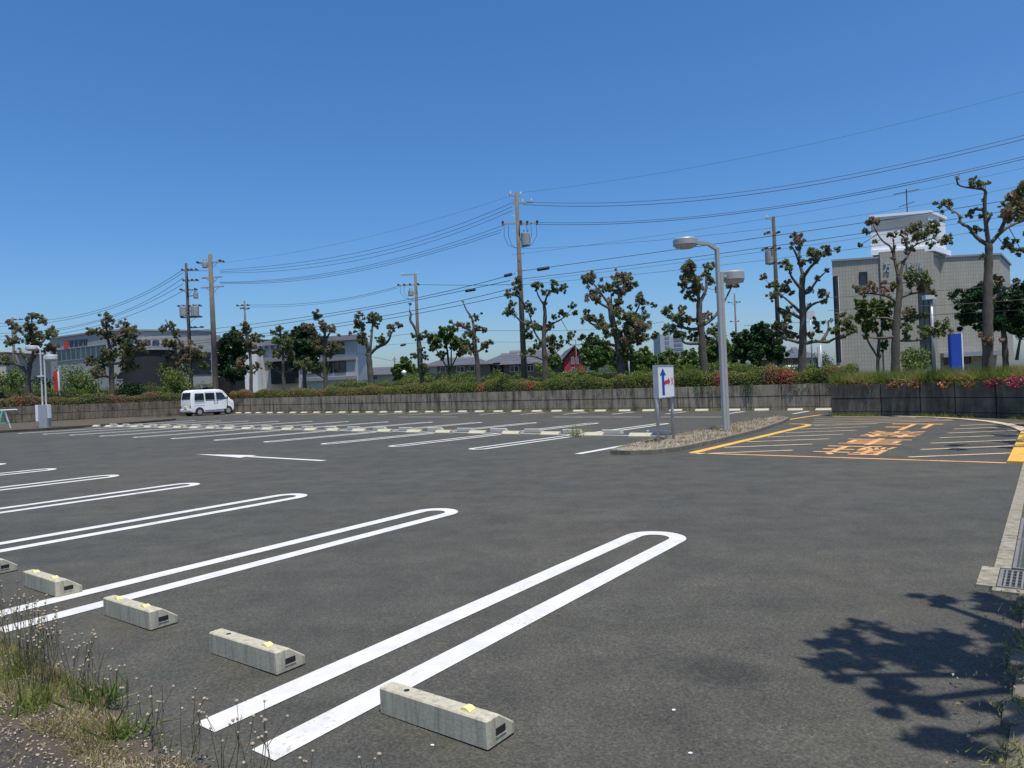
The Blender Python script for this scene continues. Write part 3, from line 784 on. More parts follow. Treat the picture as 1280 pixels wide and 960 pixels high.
def bush(name, label, c, r, n, mat, tone, leaf=(.09, .05), flat=.8, group=None, flowers=None, cat='bush', lobes=7, stem=True, fm='pink'):
    """c: base point (world); a bush of several overlapping lobes of leaves on a few stems"""
    t = thing(name, label, cat, c, 0, group); c = Vector(c)
    P = []; T = []; D = []
    for k in range(lobes):
        a = random.random() * 6.28; q = random.uniform(.15, .62) * r
        cc = c + Vector((math.cos(a) * q, math.sin(a) * q, r * flat * random.uniform(.55, 1.05))); rr = r * random.uniform(.42, .62)
        p, d = ball_points(cc, rr, n // lobes, .6, flat); P.append(p); D.append(d); T.append(np.clip(tone + rng.uniform(-.12, .14, len(p)) + random.uniform(-.08, .08), 0, 1))
    P = np.concatenate(P); D = np.concatenate(D); T = np.concatenate(T)
    k = P[:, 2] > c.z - .05
    leaf_mesh('foliage', P[k], T[k], leaf[0], leaf[1], M[mat], t, c, 0, None, D[k] * .4)
    if flowers:
        p, d = ball_points(c + Vector((0, 0, r * flat * .7)), r * .98, flowers, .93, flat)
        k = p[:, 2] > c.z
        leaf_mesh('blossom', p[k], rng.uniform(.1, .7, k.sum()), .07, .06, M[fm], t, c, 0, None, d[k])
    if stem:
        m = MB()
        for k in range(4):
            a = k * 1.6 + random.random(); m.tube([(0, 0, -.1), (math.cos(a) * r * .2, math.sin(a) * r * .2, r * flat * .5), (math.cos(a) * r * .4, math.sin(a) * r * .4, r * flat)], [r * .05, r * .04, r * .015], 5)
        m.build('stem', M['bark_dark'], t)
    return t
def on_wall(s, off=.2):
    p, d = along(edge, s); n = Vector((d.y, -d.x)); n = n if n.dot(Vector((-1, 1))) > 0 else -n
    w = p + n * off; return w
edge0 = 0
for s, r, lb, fl_, fm in ((1.2, .26, 'small faded azalea at the left end of the dark right wall', 60, 'salmon'), (2.1, .30, 'low salmon azalea on the dark wall under the forked small tree', 170, 'salmon'), (2.75, .28, 'salmon azalea on the dark wall under the pale-limbed pollard', 190, 'salmon'),
                 (3.6, .28, 'faded salmon azalea on the dark wall under the round shrub', 190, 'salmon'), (4.35, .30, 'salmon pink azalea on the dark wall just left of the blue sign', 200, 'salmon'), (5.05, .32, 'rosy azalea on the dark wall just right of the blue sign', 280, 'pink'),
                 (5.75, .36, 'bright pink azalea on the dark wall below the tallest pollard', 420, 'pink'), (6.7, .58, 'deep pink azalea mound cut by the right frame edge above the dark wall', 1300, 'pink')):
    w = on_wall(s, .14); bush('azalea_bush', lb, bank_pt(w.x, w.y, -.14 + (.1 if s > 6 else 0)), r, 900, 'hedge', .35, (.06, .035), .55, 'azaleas on the dark wall', fl_, fm=fm)
# shrubs further back; each at a picked spot with its own size
def shrub_at(u, vbase, Y, rpx, label, mat, tone, n=1500, flat=.85, leaf=(.14, .08), name='shrub', lobes=8):
    p = atY(u, vbase, Y); a, b = to_lot(p.x, p.y); base = bank_pt(a, b)
    return bush(name, label, base, rpx * Y / FPX, n, mat, tone, leaf, flat * max(.6, ((p.z - base.z) / (rpx * Y / FPX) + 1) / 1.7) if False else flat, None, None, 'shrub', lobes)
def mound(u0, u1, vtop, Y, label, mat, tone, n=2200, leaf=(.16, .09), depth=None, lobes=9, name='shrub'):
    """a rounded shrub standing on the bank whose top and sides are given in the photo's pixels"""
    uc = (u0 + u1) / 2; p = atY(uc, vtop, Y); a, b = to_lot(p.x, p.y); base = bank_pt(a, b); H = max(.5, p.z - base.z); W = (u1 - u0) / 2 * Y / FPX
    t = thing(name, label, 'shrub', base); P = []; D = []; T = []
    for k in range(lobes):
        a_ = 6.28 * k / lobes + random.random(); q = random.uniform(.25, .6)
        cc = base + Vector((math.cos(a_) * q * W, math.sin(a_) * q * W * .8, H * random.uniform(.2, .68)))
        for lay in range(2):
            rr = min(W * .55, H * .42) * random.uniform(.8, 1.1)
            c2 = cc + Vector((random.uniform(-.2, .2) * W, 0, lay * H * .1)); pp, d = ball_points(c2, rr, n // lobes // 2, .6, .9); P.append(pp); D.append(d)
            T.append(np.clip(tone + rng.uniform(-.12, .14, len(pp)) + random.uniform(-.08, .08), 0, 1))
    P = np.concatenate(P); D = np.concatenate(D); T = np.concatenate(T); k = (P[:, 2] > base.z - .1) & (P[:, 2] < base.z + H * 1.03)
    leaf_mesh('foliage', P[k], T[k], leaf[0], leaf[1], M[mat], t, base, 0, None, D[k] * .4)
    m = MB()
    for k in range(4):
        a_ = k * 1.6 + random.random(); m.tube([(0, 0, -.1), (math.cos(a_) * W * .2, math.sin(a_) * W * .2, H * .4), (math.cos(a_) * W * .4, math.sin(a_) * W * .4, H * .8)], [W * .06, W * .045, W * .015], 5)
    m.build('stem', M['bark_dark'], t)
    return t
mound(-14, 34, 456, 50, 'rounded green shrub at the left frame edge behind the wall', 'leaf', .18, 2600)
mound(34, 68, 465, 52, 'dark shrub beside the flag, behind the double lamp at far left', 'leaf_deep', .2, 1500)
mound(72, 124, 452, 53, 'big olive green shrub in front of the bank ribbon window', 'leaf', .26, 3600)
mound(146, 184, 474, 52, 'dark green low shrub at the foot of the dark rounded bank entrance', 'leaf_deep', .25, 1700)
mound(200, 240, 452, 55, 'bright yellow-green shrub left of the van, in front of the poles', 'leaf_lime', .3, 2200)
mound(494, 548, 466, 56, 'lime green clipped shrub right of the two-stemmed bare trunk', 'leaf_lime', .15, 1600)
mound(536, 600, 463, 58, 'yellow-green shrub row in front of the grey-roofed houses', 'leaf_lime', .1, 1800)
mound(668, 692, 447, 57, 'small dense green shrub beside the red house', 'leaf', .2, 1300)
mound(694, 728, 464, 52, 'pale olive shrub below the red house gable', 'leaf', .45, 1300)
mound(1123, 1158, 428, 33, 'round clipped dark olive shrub before the beige tiled building', 'leaf', .38, 2600, (.11, .06))
mound(1008, 1046, 437, 60, 'dark bush left of the beige tiled building', 'leaf_deep', .1, 1300)
mound(1140, 1160, 446, 31, 'small grey-green shrub beneath the round clipped one', 'leaf', .2, 700, (.1, .06))
mound(896, 950, 448, 46, 'yellowish clipped shrub just right of the tall lamp post', 'leaf_lime', .05, 1800)

# ------------------------------------------------------------------ trees
def limb_pts(pts, Y0, dep):
    out = []; n = len(pts)
    for i, (u, v) in enumerate(pts): out.append(atY(u, v, Y0 + dep * (i / max(1, n - 1)) ** 1.2))
    return out
def smooth_line(pts, it=1):
    for _ in range(it):
        q = [pts[0]]
        for i in range(len(pts) - 1):
            q += [pts[i].lerp(pts[i + 1], .25), pts[i].lerp(pts[i + 1], .75)]
        q.append(pts[-1]); pts = q
    return pts
def knob(mb, p, r):
    vs = []; n = 6
    for i, (q, z) in enumerate(((.0, -1), (.8, -.55), (1, .1), (.65, .75), (0, 1.0))):
        for k in range(n):
            a = 6.283 * k / n + i * .4; s = r * random.uniform(.8, 1.2); vs.append(p + Vector((math.cos(a) * q * s, math.sin(a) * q * s, z * s)))
    mb.add(vs, [(i * n + k, i * n + (k + 1) % n, (i + 1) * n + (k + 1) % n, (i + 1) * n + k) for i in range(4) for k in range(n)])
def tree(label, Y, trunk, r0, r1, limbs, clumps, group='pollarded trees along the back wall', mat='bronze', tone=.42, dens=1.0, leaf=(.118, .054), name='pollarded_tree', bark='bark', spread=.8, fuzz=.45):
    """trunk and limbs as tapered bent tubes, pom-pom clumps of leaves at the cut ends"""
    k = Y / FPX; tp = limb_pts(trunk, Y, 0)
    base = tp[0].copy(); la, lb = to_lot(base.x, base.y); base.z = lot(la, lb, BANK).z - .05
    t = thing(name, label, 'tree', base, 0, group)
    w = MB(); pts = smooth_line([base] + tp if base.z < tp[0].z - .05 else tp, 2); n = len(pts)
    rr = [(r0 * k) * (1 - i / (n - 1)) + (r1 * k) * (i / (n - 1)) for i in range(n)]
    rr = [r * (1 + .08 * math.sin(i * 1.9)) for i, r in enumerate(rr)]; rr[0] *= 1.35
    w.tube([p - base for p in pts], rr, 10)
    ends = []; used = []
    for L in limbs:
        dep = random.uniform(-1, 1) * spread * (sum(abs(L[i + 1][0] - L[i][0]) + abs(L[i + 1][1] - L[i][1]) for i in range(len(L) - 1)) * k) * .6
        q = smooth_line(limb_pts(L, Y, dep), 2); m = len(q)
        s0 = max(.7, r1 * .64) * k; s1 = .34 * k
        w.tube([p - base for p in q], [max(.022, s0 * (1 - i / (m - 1)) ** .8 + s1 * (1 + .2 * math.sin(i * 2.3))) for i in range(m)], 7)
        for p in q[::2] + [q[-1]]: ends.append(p)
        knob(w, q[-1] - base, s1 * 2.2)
    allp = ends + pts[len(pts) // 2:]
    P = []; D = []; T = []
    for c in clumps:
        u, v, r = c[:3]; tt = c[3] if len(c) > 3 else tone
        near = min(allp, key=lambda p: (p - atY(u, v, p.y)).length)
        dep = near.y + random.uniform(-1, 1) * r * k * .8
        cc = atY(u, v, dep); R = r * k * 1.32
        if (cc - near).length > R * .6:               # a twig carries the clump
            mid = near.lerp(cc, .5) + Vector((random.uniform(-.1, .1) * R, random.uniform(-.3, .3) * R, -.15 * R))
            w.tube([near - base, mid - base, cc - base], [max(.014, .42 * k), max(.012, .32 * k), .01], 5)
        nl = max(110, int(620 * (R / .3) ** 1.75 * dens))
        # several tufts per clump so that the outline is ragged and the sky shows through
        nt = max(7, int(7 + R * 26)); per = max(9, nl // nt)
        for j in range(nt):
            o = rng.normal(size=3); o /= np.linalg.norm(o); o *= R * random.choice((random.uniform(.2, .85), random.uniform(.2, .85), random.uniform(.7, 1.12))); o[2] = o[2] * .9 + .1 * R
            q, d = ball_points(np.array(cc) + o, R * random.uniform(.16, .36), per, .2)
            P.append(q); D.append(d); tj = tt + random.uniform(-.18, .18)
            T.append(np.clip(tj - .18 + rng.uniform(-.1, .1, per), 0, 1))
            if random.random() < .5: w.tube([cc - base, Vector(cc) + Vector(o) - base], [.012, .006], 4)
    for p in ends:                                   # short leafy shoots sprouting along the limbs
        if random.random() > fuzz: continue
        R = random.uniform(1.6, 3.6) * k; o = Vector((random.uniform(-1, 1), random.uniform(-1, 1), random.uniform(-.3, 1))) * R * .9
        per = max(10, int(70 * (R / .2) ** 1.5)); q, d = ball_points(np.array(p + o), R, per, .2); P.append(q); D.append(d)
        T.append(np.clip(tone - .13 + random.uniform(-.2, .2) + rng.uniform(-.1, .1, per), 0, 1)); w.tube([p - base, p + o - base], [.014, .008], 4)
    P = np.concatenate(P); D = np.concatenate(D); T = np.concatenate(T)
    w.build('trunk', M[bark], t, True)
    leaf_mesh('crown', P, T, leaf[0], leaf[1], M[mat], t, base, .1, None, D * .25)
    return t
G_, B_, R_d = .16, .55, .78
tree('dark pollarded tree at the far left behind the small double lamp', 46.5, [(35.6, 500), (35, 467.5), (37.5, 457.5)], 3.4, 2.8,
     [[(37.5, 457.5), (41, 445), (42, 432), (41, 421), (40, 405), (39, 393)], [(35, 466), (24, 457), (19, 442), (15, 430)], [(36, 455), (30, 445), (24, 436)], [(40, 451), (47, 440), (50, 428)], [(34, 466), (22, 455), (8, 451), (0, 448)], [(50, 430), (60, 420)], [(46, 440), (58, 438), (66, 437)]],
     [(51, 400.6, 6.5), (40, 410, 7), (40, 422, 8), (62, 417.5, 7), (51, 421, 6), (66, 436, 6.5), (58, 436, 5), (11, 427.5, 5.5), (22.5, 427.5, 5.5), (14, 406, 5), (23, 413, 5.5), (34, 399, 3, G_), (39.5, 396, 4), (44, 432, 6), (5, 449, 7), (11, 452, 5), (-4, 450, 6)], tone=.5)
tree('broad bronze pollarded tree covering the bank lettering at left', 51, [(140, 484), (139.4, 467.5), (139, 450), (137.5, 435)], 3.4, 2.5,
     [[(137.5, 435), (134, 421), (132.5, 405), (134, 399)], [(133, 420), (126, 417), (114, 415)], [(140, 434), (147.5, 421), (155, 410), (158, 404)], [(140, 455), (150, 454), (162, 445), (176, 436)], [(141, 472), (152.5, 466), (165, 460)], [(139, 472), (130, 470), (119, 473)], [(137, 455), (129, 458)], [(148, 421), (160, 416)]],
     [(132.5, 399, 6), (132, 409, 6), (139, 400, 4), (117, 414, 5.5), (112, 417, 3), (136, 422, 6), (156, 405, 4.5), (154, 414, 9, .62), (166, 414, 6.5), (165, 423, 4.5), (149, 427, 7, .3), (156, 437, 7, .25), (177.5, 434, 7), (165, 442, 8), (132.5, 442, 6, .6), (142.5, 443, 6, .3), (112.5, 452, 6, .7), (129, 455, 8, .35), (124, 465, 7), (162, 458, 8, .4), (155, 455, 6, .6), (137, 451, 6, .3)], tone=.5)
tree('brown pollarded tree in front of the transformer pole, left of the van', 58, [(239, 486), (238, 468), (237, 449)], 2.2, 1.8,
     [[(237, 455), (228, 431), (216, 416), (207, 400)], [(237, 455), (240, 438), (236, 425)], [(226, 431), (212, 432)], [(238, 450), (248, 447)]],
     [(204, 413, 5), (214, 407, 4.5), (221, 418, 5), (207, 429, 5), (216, 431, 6.5), (228, 439, 8, .65), (242, 437, 8, .65), (250, 447, 6.5), (211, 447, 6), (234, 449, 7), (205, 462, 6.5, G_), (254, 457, 6, G_), (224, 452, 7, .6)], tone=.55)
tree('slim pollarded tree in front of the pale stair column of the office', 58.5, [(313.7, 484), (314, 465), (313, 445), (309, 420), (307, 405)], 2.4, 1.2,
     [[(315, 467), (322, 462)], [(312, 466), (300, 456)], [(312, 440), (325, 442)], [(310, 425), (318, 421)]],
     [(307, 406, 4.5), (309, 412, 5), (304, 417, 4.5), (295, 419, 5, .3), (317, 422, 5), (325, 425, 5, .3), (313, 435, 6, .6), (326, 442, 6, .3), (299, 456, 6, .75), (321, 460, 5), (312, 428, 4)], tone=.45)
tree('mossy green pollarded tree left of the deep green round tree', 56, [(355, 484), (354, 464), (354, 437), (350, 414)], 2.9, 1.1,
     [[(353, 467), (341, 461), (337, 457)], [(356, 466), (365, 462), (373, 457)], [(354, 440), (346, 443)], [(354, 437), (362, 445)]],
     [(350, 412, 4.5, .2), (342.5, 415, 3.5, .2), (347, 427, 7, .25), (346, 443, 6.5, .45), (337, 457, 4.5, .2), (360, 430, 7, .3), (355, 422, 6, .25), (362, 445, 6, .35), (373, 456, 6, .4)], tone=.3)
tree('reddish pollarded tree in front of the right half of the white office', 53, [(407.5, 482), (406, 457), (406, 440), (407.5, 420)], 3.0, 2.0,
     [[(407, 422), (404, 407), (400, 402), (396, 399)], [(409, 422), (414, 412)], [(405, 472), (392, 465), (386, 458)], [(406, 430), (396, 417), (388, 415)], [(407, 434), (420, 433)]],
     [(395, 393, 4.5, G_), (400, 396, 3, G_), (404, 406, 5, .75), (415, 411, 5, .75), (407, 413, 5.5, .75), (385, 411, 6, .6), (392, 413, 4, .6), (400, 429, 9, .5), (421, 434, 7, .4), (395, 429, 7, .4), (402, 460, 8, .3), (386, 457, 7, .3), (412, 444, 4), (424, 419, 2), (409, 438, 4)], tone=.5)
tree('three-limbed pollarded tree standing clear against the sky right of the office', 49.5, [(464, 477), (462, 457), (461, 442)], 4.2, 3.2,
     [[(461, 442), (459, 432), (455, 420), (451, 407), (447, 396)], [(462, 442), (464, 426), (465.6, 407), (467, 395)], [(463, 442), (471, 434), (482, 430), (487, 424), (489, 416), (495, 409)]],
     [(449, 391, 2.2), (453, 393.5, 1.8), (446.5, 396, 3), (455, 399, 2), (446, 406, 5.5, .6), (452, 409, 5), (467.5, 397, 6.5), (472.5, 400, 4.5), (465, 404, 5), (471, 408, 3), (438, 417, 2), (444, 415, 2), (456, 422, 4, .65), (452, 427, 6, .4), (476, 424, 5, .2), (479, 428, 4, .3), (489, 411, 5), (499, 407, 4), (450, 420, 3)], tone=.45)
tree('nearly leafless crooked trunk leaning on a thin grey utility pole', 46.5, [(527.5, 476), (526, 453), (525, 433), (521.7, 417), (518, 408), (512, 400), (514, 393), (511.7, 388)], 3.3, .9,
     [[(524, 424), (531, 420), (537, 421)], [(525, 448), (517.5, 445)]],
     [(516, 420, 3.5, .1), (531, 420, 4.5, .15), (537, 421, 3, .1), (517.5, 445, 4.5, .2), (531, 446, 5, .35), (526, 437, 4, .2), (529, 462, 6, .3), (523, 423, 4, .2), (513, 380, 1.3)], tone=.2)
tree('young bright green tree with thin spreading stems', 51, [(561.7, 466), (560.5, 452), (559, 437)], 1.7, 1.2,
     [[(559, 437), (557, 423), (554, 413)], [(560, 461), (553, 450), (547, 440), (541, 428)], [(564, 460), (564, 437), (566, 418)], [(562, 462), (568, 452), (573, 440), (582, 431)]],
     [(553, 412, 4.5), (565, 415, 6), (545, 430, 7.5), (540, 424, 5), (560, 426, 9), (570, 428, 7.5), (540, 437, 3.5), (583, 430, 6.5), (553, 443, 4.5), (577, 439, 6), (550, 420, 5)], None, 'leaf', .2, 1.0, (.17, .09), 'young_tree')
tree('gnarled pollarded tree with one long bare crooked top branch', 44, [(597.5, 471), (596.7, 450), (593, 430), (592.5, 410)], 3.7, 2.4,
     [[(592.5, 410), (590, 397), (583, 388), (579, 378)], [(590, 415), (580, 408), (570, 407), (562, 402)], [(593, 413), (603, 413)], [(596, 440), (607, 434)], [(593, 432), (584, 437)]],
     [(595, 398, 4), (602.5, 392, 1.3), (583, 408, 4.5, .6), (572, 406, 3, .6), (563, 402, 2), (605, 413, 4), (588, 418, 6, .6), (583, 437, 6.5, .5), (608, 433, 6, .55), (612, 428, 3), (590, 440, 4.5), (596, 410, 4), (594, 425, 4)], tone=.55)
tree('green-tufted pollarded tree right of the tallest utility pole', 40.5, [(681, 471), (681.7, 452), (679.4, 430), (680, 414), (681.7, 392.5), (680, 381.5)], 4.4, 1.9,
     [[(680, 381), (673, 370.6), (670, 361)], [(681, 380), (683, 370.6), (687, 366), (694, 362)], [(678, 430), (667, 414), (664, 399), (657.5, 383)], [(663, 409), (651, 402), (643.4, 394), (636, 391)], [(681, 417.5), (689, 405), (701, 400), (707, 394)], [(680, 450), (667, 445), (654, 445)], [(682, 447), (695, 441)], [(657, 383), (648, 370), (640, 368)]],
     [(671, 358, 6.5), (692, 355, 4), (692, 363.5, 5), (704, 361, 5), (680, 366, 3.5), (697, 356, 2), (649, 350, 5, .5), (646.5, 361, 6.5, .45), (636, 368, 5, .4), (640, 381.5, 4.5), (637, 391, 6, .35), (659, 381.5, 4.5), (664.5, 390, 5), (673, 409.7, 5.5), (664, 408, 6), (660.6, 419, 6.5), (686, 408, 5.5, .5), (693, 396, 3.5), (703, 393, 5.5), (716, 384, 4), (718.4, 391.7, 4), (714, 420, 5, .2), (709, 428, 2.5), (693.4, 430, 9, .45), (690, 436, 6), (671.6, 433, 5.5), (664, 439, 5)], tone=.22)
tree('largest and densest bronze pollarded tree, behind the arrow sign', 37.5, [(776.6, 466), (775, 439), (770, 417.5), (764, 395.6), (762.5, 381.5)], 6.2, 2.8,
     [[(762.5, 381.5), (751.5, 367.5), (740.6, 353)], [(763, 386), (747, 378), (737.5, 369)], [(770, 396), (775, 370.6), (781, 366), (789, 361)], [(774, 374), (772, 355)], [(771, 433), (751.6, 427), (734, 430)], [(767, 407), (742, 408), (731, 397)], [(774, 420), (794, 392.5), (800, 380)], [(775, 430), (797, 427), (808, 424)], [(773, 444), (759, 433)], [(764, 391), (764, 367.5)], [(776, 446), (790, 440)]],
     [(739, 348, 8), (731, 352, 4), (772, 345.6, 6.5, .7), (786, 350, 8), (794, 355, 4), (772, 353, 5), (787.5, 360, 5), (761, 358, 5.5), (751.6, 350, 2.5), (753, 363, 5), (742, 369, 8.5, .7), (747, 375, 5.5), (765.6, 364, 6), (776.6, 363.6, 6, .65), (773.4, 377, 5, .3), (770, 389, 6, .7), (733, 395.6, 7), (740.6, 399, 5), (750, 406.6, 9, .45), (758, 414, 8, .4), (776.6, 399, 9, .4), (789, 403.4, 10, .35), (801.6, 399, 9, .1), (800, 413, 11, .6), (787.5, 417.5, 9, .4), (780, 427, 8.5, .65), (794, 424, 8), (803, 424, 6, .3), (800, 374.5, 7, .4), (808, 378.5, 3), (817, 381, 3, .2), (804, 385.5, 2.2), (787.5, 385, 3), (820, 417.5, 4, .2), (816, 422, 3), (729, 420.6, 4), (737.5, 422, 5), (723, 424, 2), (770, 414.5, 7, .45), (781, 438, 7, .1), (789, 444, 7, .08), (770, 450, 5, .1)], tone=.5)
tree('dark bronze pollarded tree directly behind the tall lamp post', 34.5, [(880, 461), (878.4, 437.4), (876.6, 412.6), (874, 395), (874, 377)], 5.2, 3.4,
     [[(874, 377), (871, 359.5), (861.6, 345.4), (860, 335)], [(875, 378), (883.7, 361), (882, 347), (887, 336.5)], [(875, 411), (860.7, 412), (850, 407), (838, 397)], [(876, 429), (855.4, 430), (852, 423)], [(877, 408), (891, 398.5), (898, 389.6), (910, 368), (915.6, 356)], [(879, 427), (898, 427)]],
     [(860, 335, 8), (862.5, 342, 5.5), (853, 349, 5), (853.6, 358, 6), (868, 352.5, 8), (873, 363, 8, .6), (857, 372, 3.5), (866, 373.7, 4), (862.5, 365, 5), (887, 335, 6), (881, 343.6, 6), (889, 351, 5), (894, 332, 2.5), (832.7, 389.6, 7, .3), (852.7, 386, 4.5, .6), (849, 396.7, 8.5), (854.5, 402, 5.5), (864, 400, 5.5), (883.7, 395, 5, .75), (875, 402, 5, .5), (841, 412.6, 9.5, .3), (846.5, 420, 7, .3), (867, 420, 7, .35), (892.6, 412.6, 7, .3), (915.6, 354, 8, .65), (921, 358, 3.5), (884, 421.5, 4.5), (896, 363, 3)], tone=.45)
tree('tall open pollarded tree with many thin limbs, left of the beige building', 31.5, [(1002, 461), (1003.5, 426), (1004, 395.7), (1002, 365), (1003.5, 343)], 5.3, 3.2,
     [[(1003.5, 343), (997, 321), (990, 308)], [(998, 322), (1001, 307)], [(1003.5, 347.5), (1014, 332), (1024, 325.6), (1026, 318)], [(1002, 362), (990, 347.5), (986, 338)], [(1003, 367), (1011, 366), (1021, 350), (1033, 339)], [(1004, 391), (1016.6, 379), (1031, 376)], [(1003, 393), (988, 378), (977, 369.4)], [(1003, 399), (984, 389), (973, 384.7)], [(1002, 429), (984, 424), (973, 422), (968.5, 428.5)], [(1004, 430), (1021, 426), (1034, 428.5), (1045, 422), (1052, 424), (1067, 413)], [(1027.5, 426), (1036, 413), (1035, 402)], [(978, 372), (968, 358)]],
     [(996, 301.6, 8.5, .68), (1014.5, 317, 7), (1023, 319, 6.5), (1034, 313.6, 6), (1047, 311.4, 3), (1016.6, 323.5, 5), (986, 333.3, 7, .3), (1003.5, 328, 4.5), (1034, 338, 2), (1021, 350, 2.3), (1012, 362, 3), (1028.6, 367, 6, .5), (1032, 378, 3.5), (981.6, 363, 7.5, .4), (984, 353, 4), (968.4, 356, 5), (954, 347.5, 4), (961, 358.5, 4), (966, 371.6, 5.5), (981.6, 391, 7, .3), (985, 400, 5), (1021, 404.4, 6), (1021, 413, 4), (1013, 419.7, 5.5, .6), (973, 411, 9, .5), (988, 417.5, 8, .4), (1045, 413, 7, .3), (1058, 404.4, 8, .35), (1051.6, 393.5, 5), (1062.5, 413, 6, .3)], tone=.42)
tree('pollarded tree with pale bare cut limbs in front of the beige building sign', 25.5, [(1119, 454), (1120, 413), (1122, 382.5), (1125.5, 360.7), (1123, 345)], 5.8, 3.0,
     [[(1123, 345), (1118, 323.5), (1114.5, 308), (1102.5, 301.6), (1094, 287)], [(1124.5, 350), (1127.7, 330), (1135, 319), (1142, 306), (1166, 298)], [(1135, 318), (1132, 299), (1125.5, 293)], [(1121, 378), (1109, 369.4), (1093.8, 367), (1074, 367)], [(1124, 373), (1137.5, 367), (1157, 365)], [(1119, 421), (1100, 423), (1087, 422)], [(1121, 425), (1137, 426), (1153, 425), (1175, 413)], [(1120, 402), (1109, 397), (1088, 398)], [(1118, 325), (1117, 300)], [(1122, 400), (1136, 397)]],
     [(1090.5, 278.6, 7, .8), (1083, 290.6, 4.5), (1092.7, 301.6, 3), (1074.5, 306.4, 3.2, .1), (1116.7, 294, 5, .4), (1131, 290.6, 4, .7), (1132, 302.7, 4.5, .7), (1146, 288.4, 9), (1157, 290.6, 8.5), (1146, 297, 7), (1170, 279.7, 6), (1172.5, 289.5, 6), (1183.5, 299.4, 6.5), (1179, 302.7, 4.5), (1163.8, 306, 5), (1137.5, 312.5, 5.5), (1137.5, 347.5, 9), (1150.6, 347.5, 8.5), (1152.8, 358.5, 7.5, .5), (1137.5, 356, 6), (1087, 360.6, 7, .95), (1102.5, 360.6, 7, .95), (1115.6, 359.6, 5.5, .5), (1076, 365, 5, .7), (1069.7, 359.6, 3), (1136.4, 395.7, 9, .5), (1133, 411, 6), (1152.8, 395.7, 5.5), (1152.8, 414.3, 7.5), (1180, 411, 10, .3), (1168, 415.4, 6), (1165, 367, 4.5), (1131, 422, 5)], tone=.34, leaf=(.10, .046), dens=.95)
tree('small two-stemmed tree with fresh yellow-green tufts by the beige building', 27.5, [(1097, 454), (1098, 440), (1099, 426)], 2.2, 1.8,
     [[(1097, 446), (1083, 424), (1080.6, 409), (1080, 388)], [(1099, 426), (1104.7, 402), (1107, 388)], [(1099, 428), (1094, 405), (1093, 388)]],
     [(1078.4, 381.5, 8), (1093.8, 384.7, 8), (1107, 384.7, 9), (1102.5, 393.5, 7), (1080.6, 398, 8), (1083, 411, 10), (1107, 409, 7), (1104.7, 433, 5)], None, 'leaf_lime', .12, .9, (.13, .07), 'young_tree')
tree('tallest pollarded tree at the right with a bare zigzag top', 22, [(1234.5, 446), (1235, 399.7), (1234.5, 361.8), (1236, 323.8), (1236, 305)], 7.2, 4.0,
     [[(1236, 305), (1232, 277.8), (1230.5, 250.6), (1233, 237), (1222, 235.7), (1198, 233), (1196, 225)], [(1235.5, 307), (1219.6, 296.7), (1211.5, 283), (1200.6, 280.5), (1199, 267), (1188, 263)], [(1236.5, 306), (1252, 288.6), (1265.7, 280.5), (1280, 276), (1296, 270)], [(1250, 290), (1260, 267), (1270, 252)], [(1235, 378), (1252, 364.5), (1274, 351)], [(1232, 280), (1240, 267)], [(1232, 262), (1218, 262)]],
     [(1217, 229, 6), (1225, 231.7, 4.5), (1232.6, 230, 3.5), (1179.5, 256.6, 8, .25), (1211.5, 268, 5), (1218, 287, 6, .4), (1232, 268, 5.5), (1256, 257.4, 4.5), (1260, 265.6, 4), (1271, 249, 8, .2), (1276.5, 261.5, 7), (1276.5, 272, 7), (1260, 309, 8.5, .3), (1276.5, 314, 6), (1252, 270, 4), (1228, 321, 3.5), (1249.4, 351, 8, .6), (1237, 427, 9, .85), (1292, 262, 9), (1305, 280, 9)], tone=.34, leaf=(.10, .046), dens=.95)
tree('deep green broad-leaved tree behind the tallest right-hand pollard', 30, [(1257, 452), (1256, 430), (1254, 410)], 4, 3,
     [[(1254, 412), (1240, 395), (1225, 385)], [(1254, 410), (1256, 385), (1258, 370)], [(1255, 412), (1270, 392), (1282, 380)], [(1271, 450), (1274, 430), (1278, 412)], [(1240, 398), (1222, 402)]],
     [(1209, 378, 13), (1222, 368, 12), (1255, 372, 18), (1268, 394, 17), (1214, 400, 13), (1240, 385, 14), (1252, 405, 15), (1276, 373, 15), (1276, 410, 13), (1232, 405, 12), (1292, 390, 16), (1240, 366, 11)], None, 'leaf_deep', .3, .8, (.15, .075), 'broadleaf_tree', 'bark_dark')
tree('glossy dark green camellia right of the tall lamp post', 42, [(950, 460), (949, 445), (948, 432)], 2.2, 1.8,
     [[(948, 434), (935, 425), (928, 420)], [(948, 432), (950, 418), (948, 405)], [(949, 435), (962, 426), (970, 420)]],
     [(948, 410, 7), (940, 420, 11), (955, 420, 11), (927, 427, 10), (968, 428, 10), (945, 434, 13), (930, 440, 11), (962, 440, 12), (947, 448, 11), (972, 443, 9), (922, 444, 8)], None, 'leaf_deep', .42, .75, (.2, .11), 'broadleaf_tree', 'bark_dark')
tree('deep green round tree in front of the dark bay of the white office', 66, [(381, 480), (380, 462), (380, 445)], 2.5, 2,
     [[(380, 446), (372, 432)], [(380, 445), (381, 425)], [(380, 447), (390, 436)]],
     [(378, 415, 9), (370, 424, 9), (386, 424, 9), (376, 434, 11), (390, 438, 9), (366, 440, 9), (380, 448, 10), (392, 450, 7), (370, 454, 8)], None, 'leaf_deep', .25, .55, (.3, .17), 'broadleaf_tree', 'bark_dark')
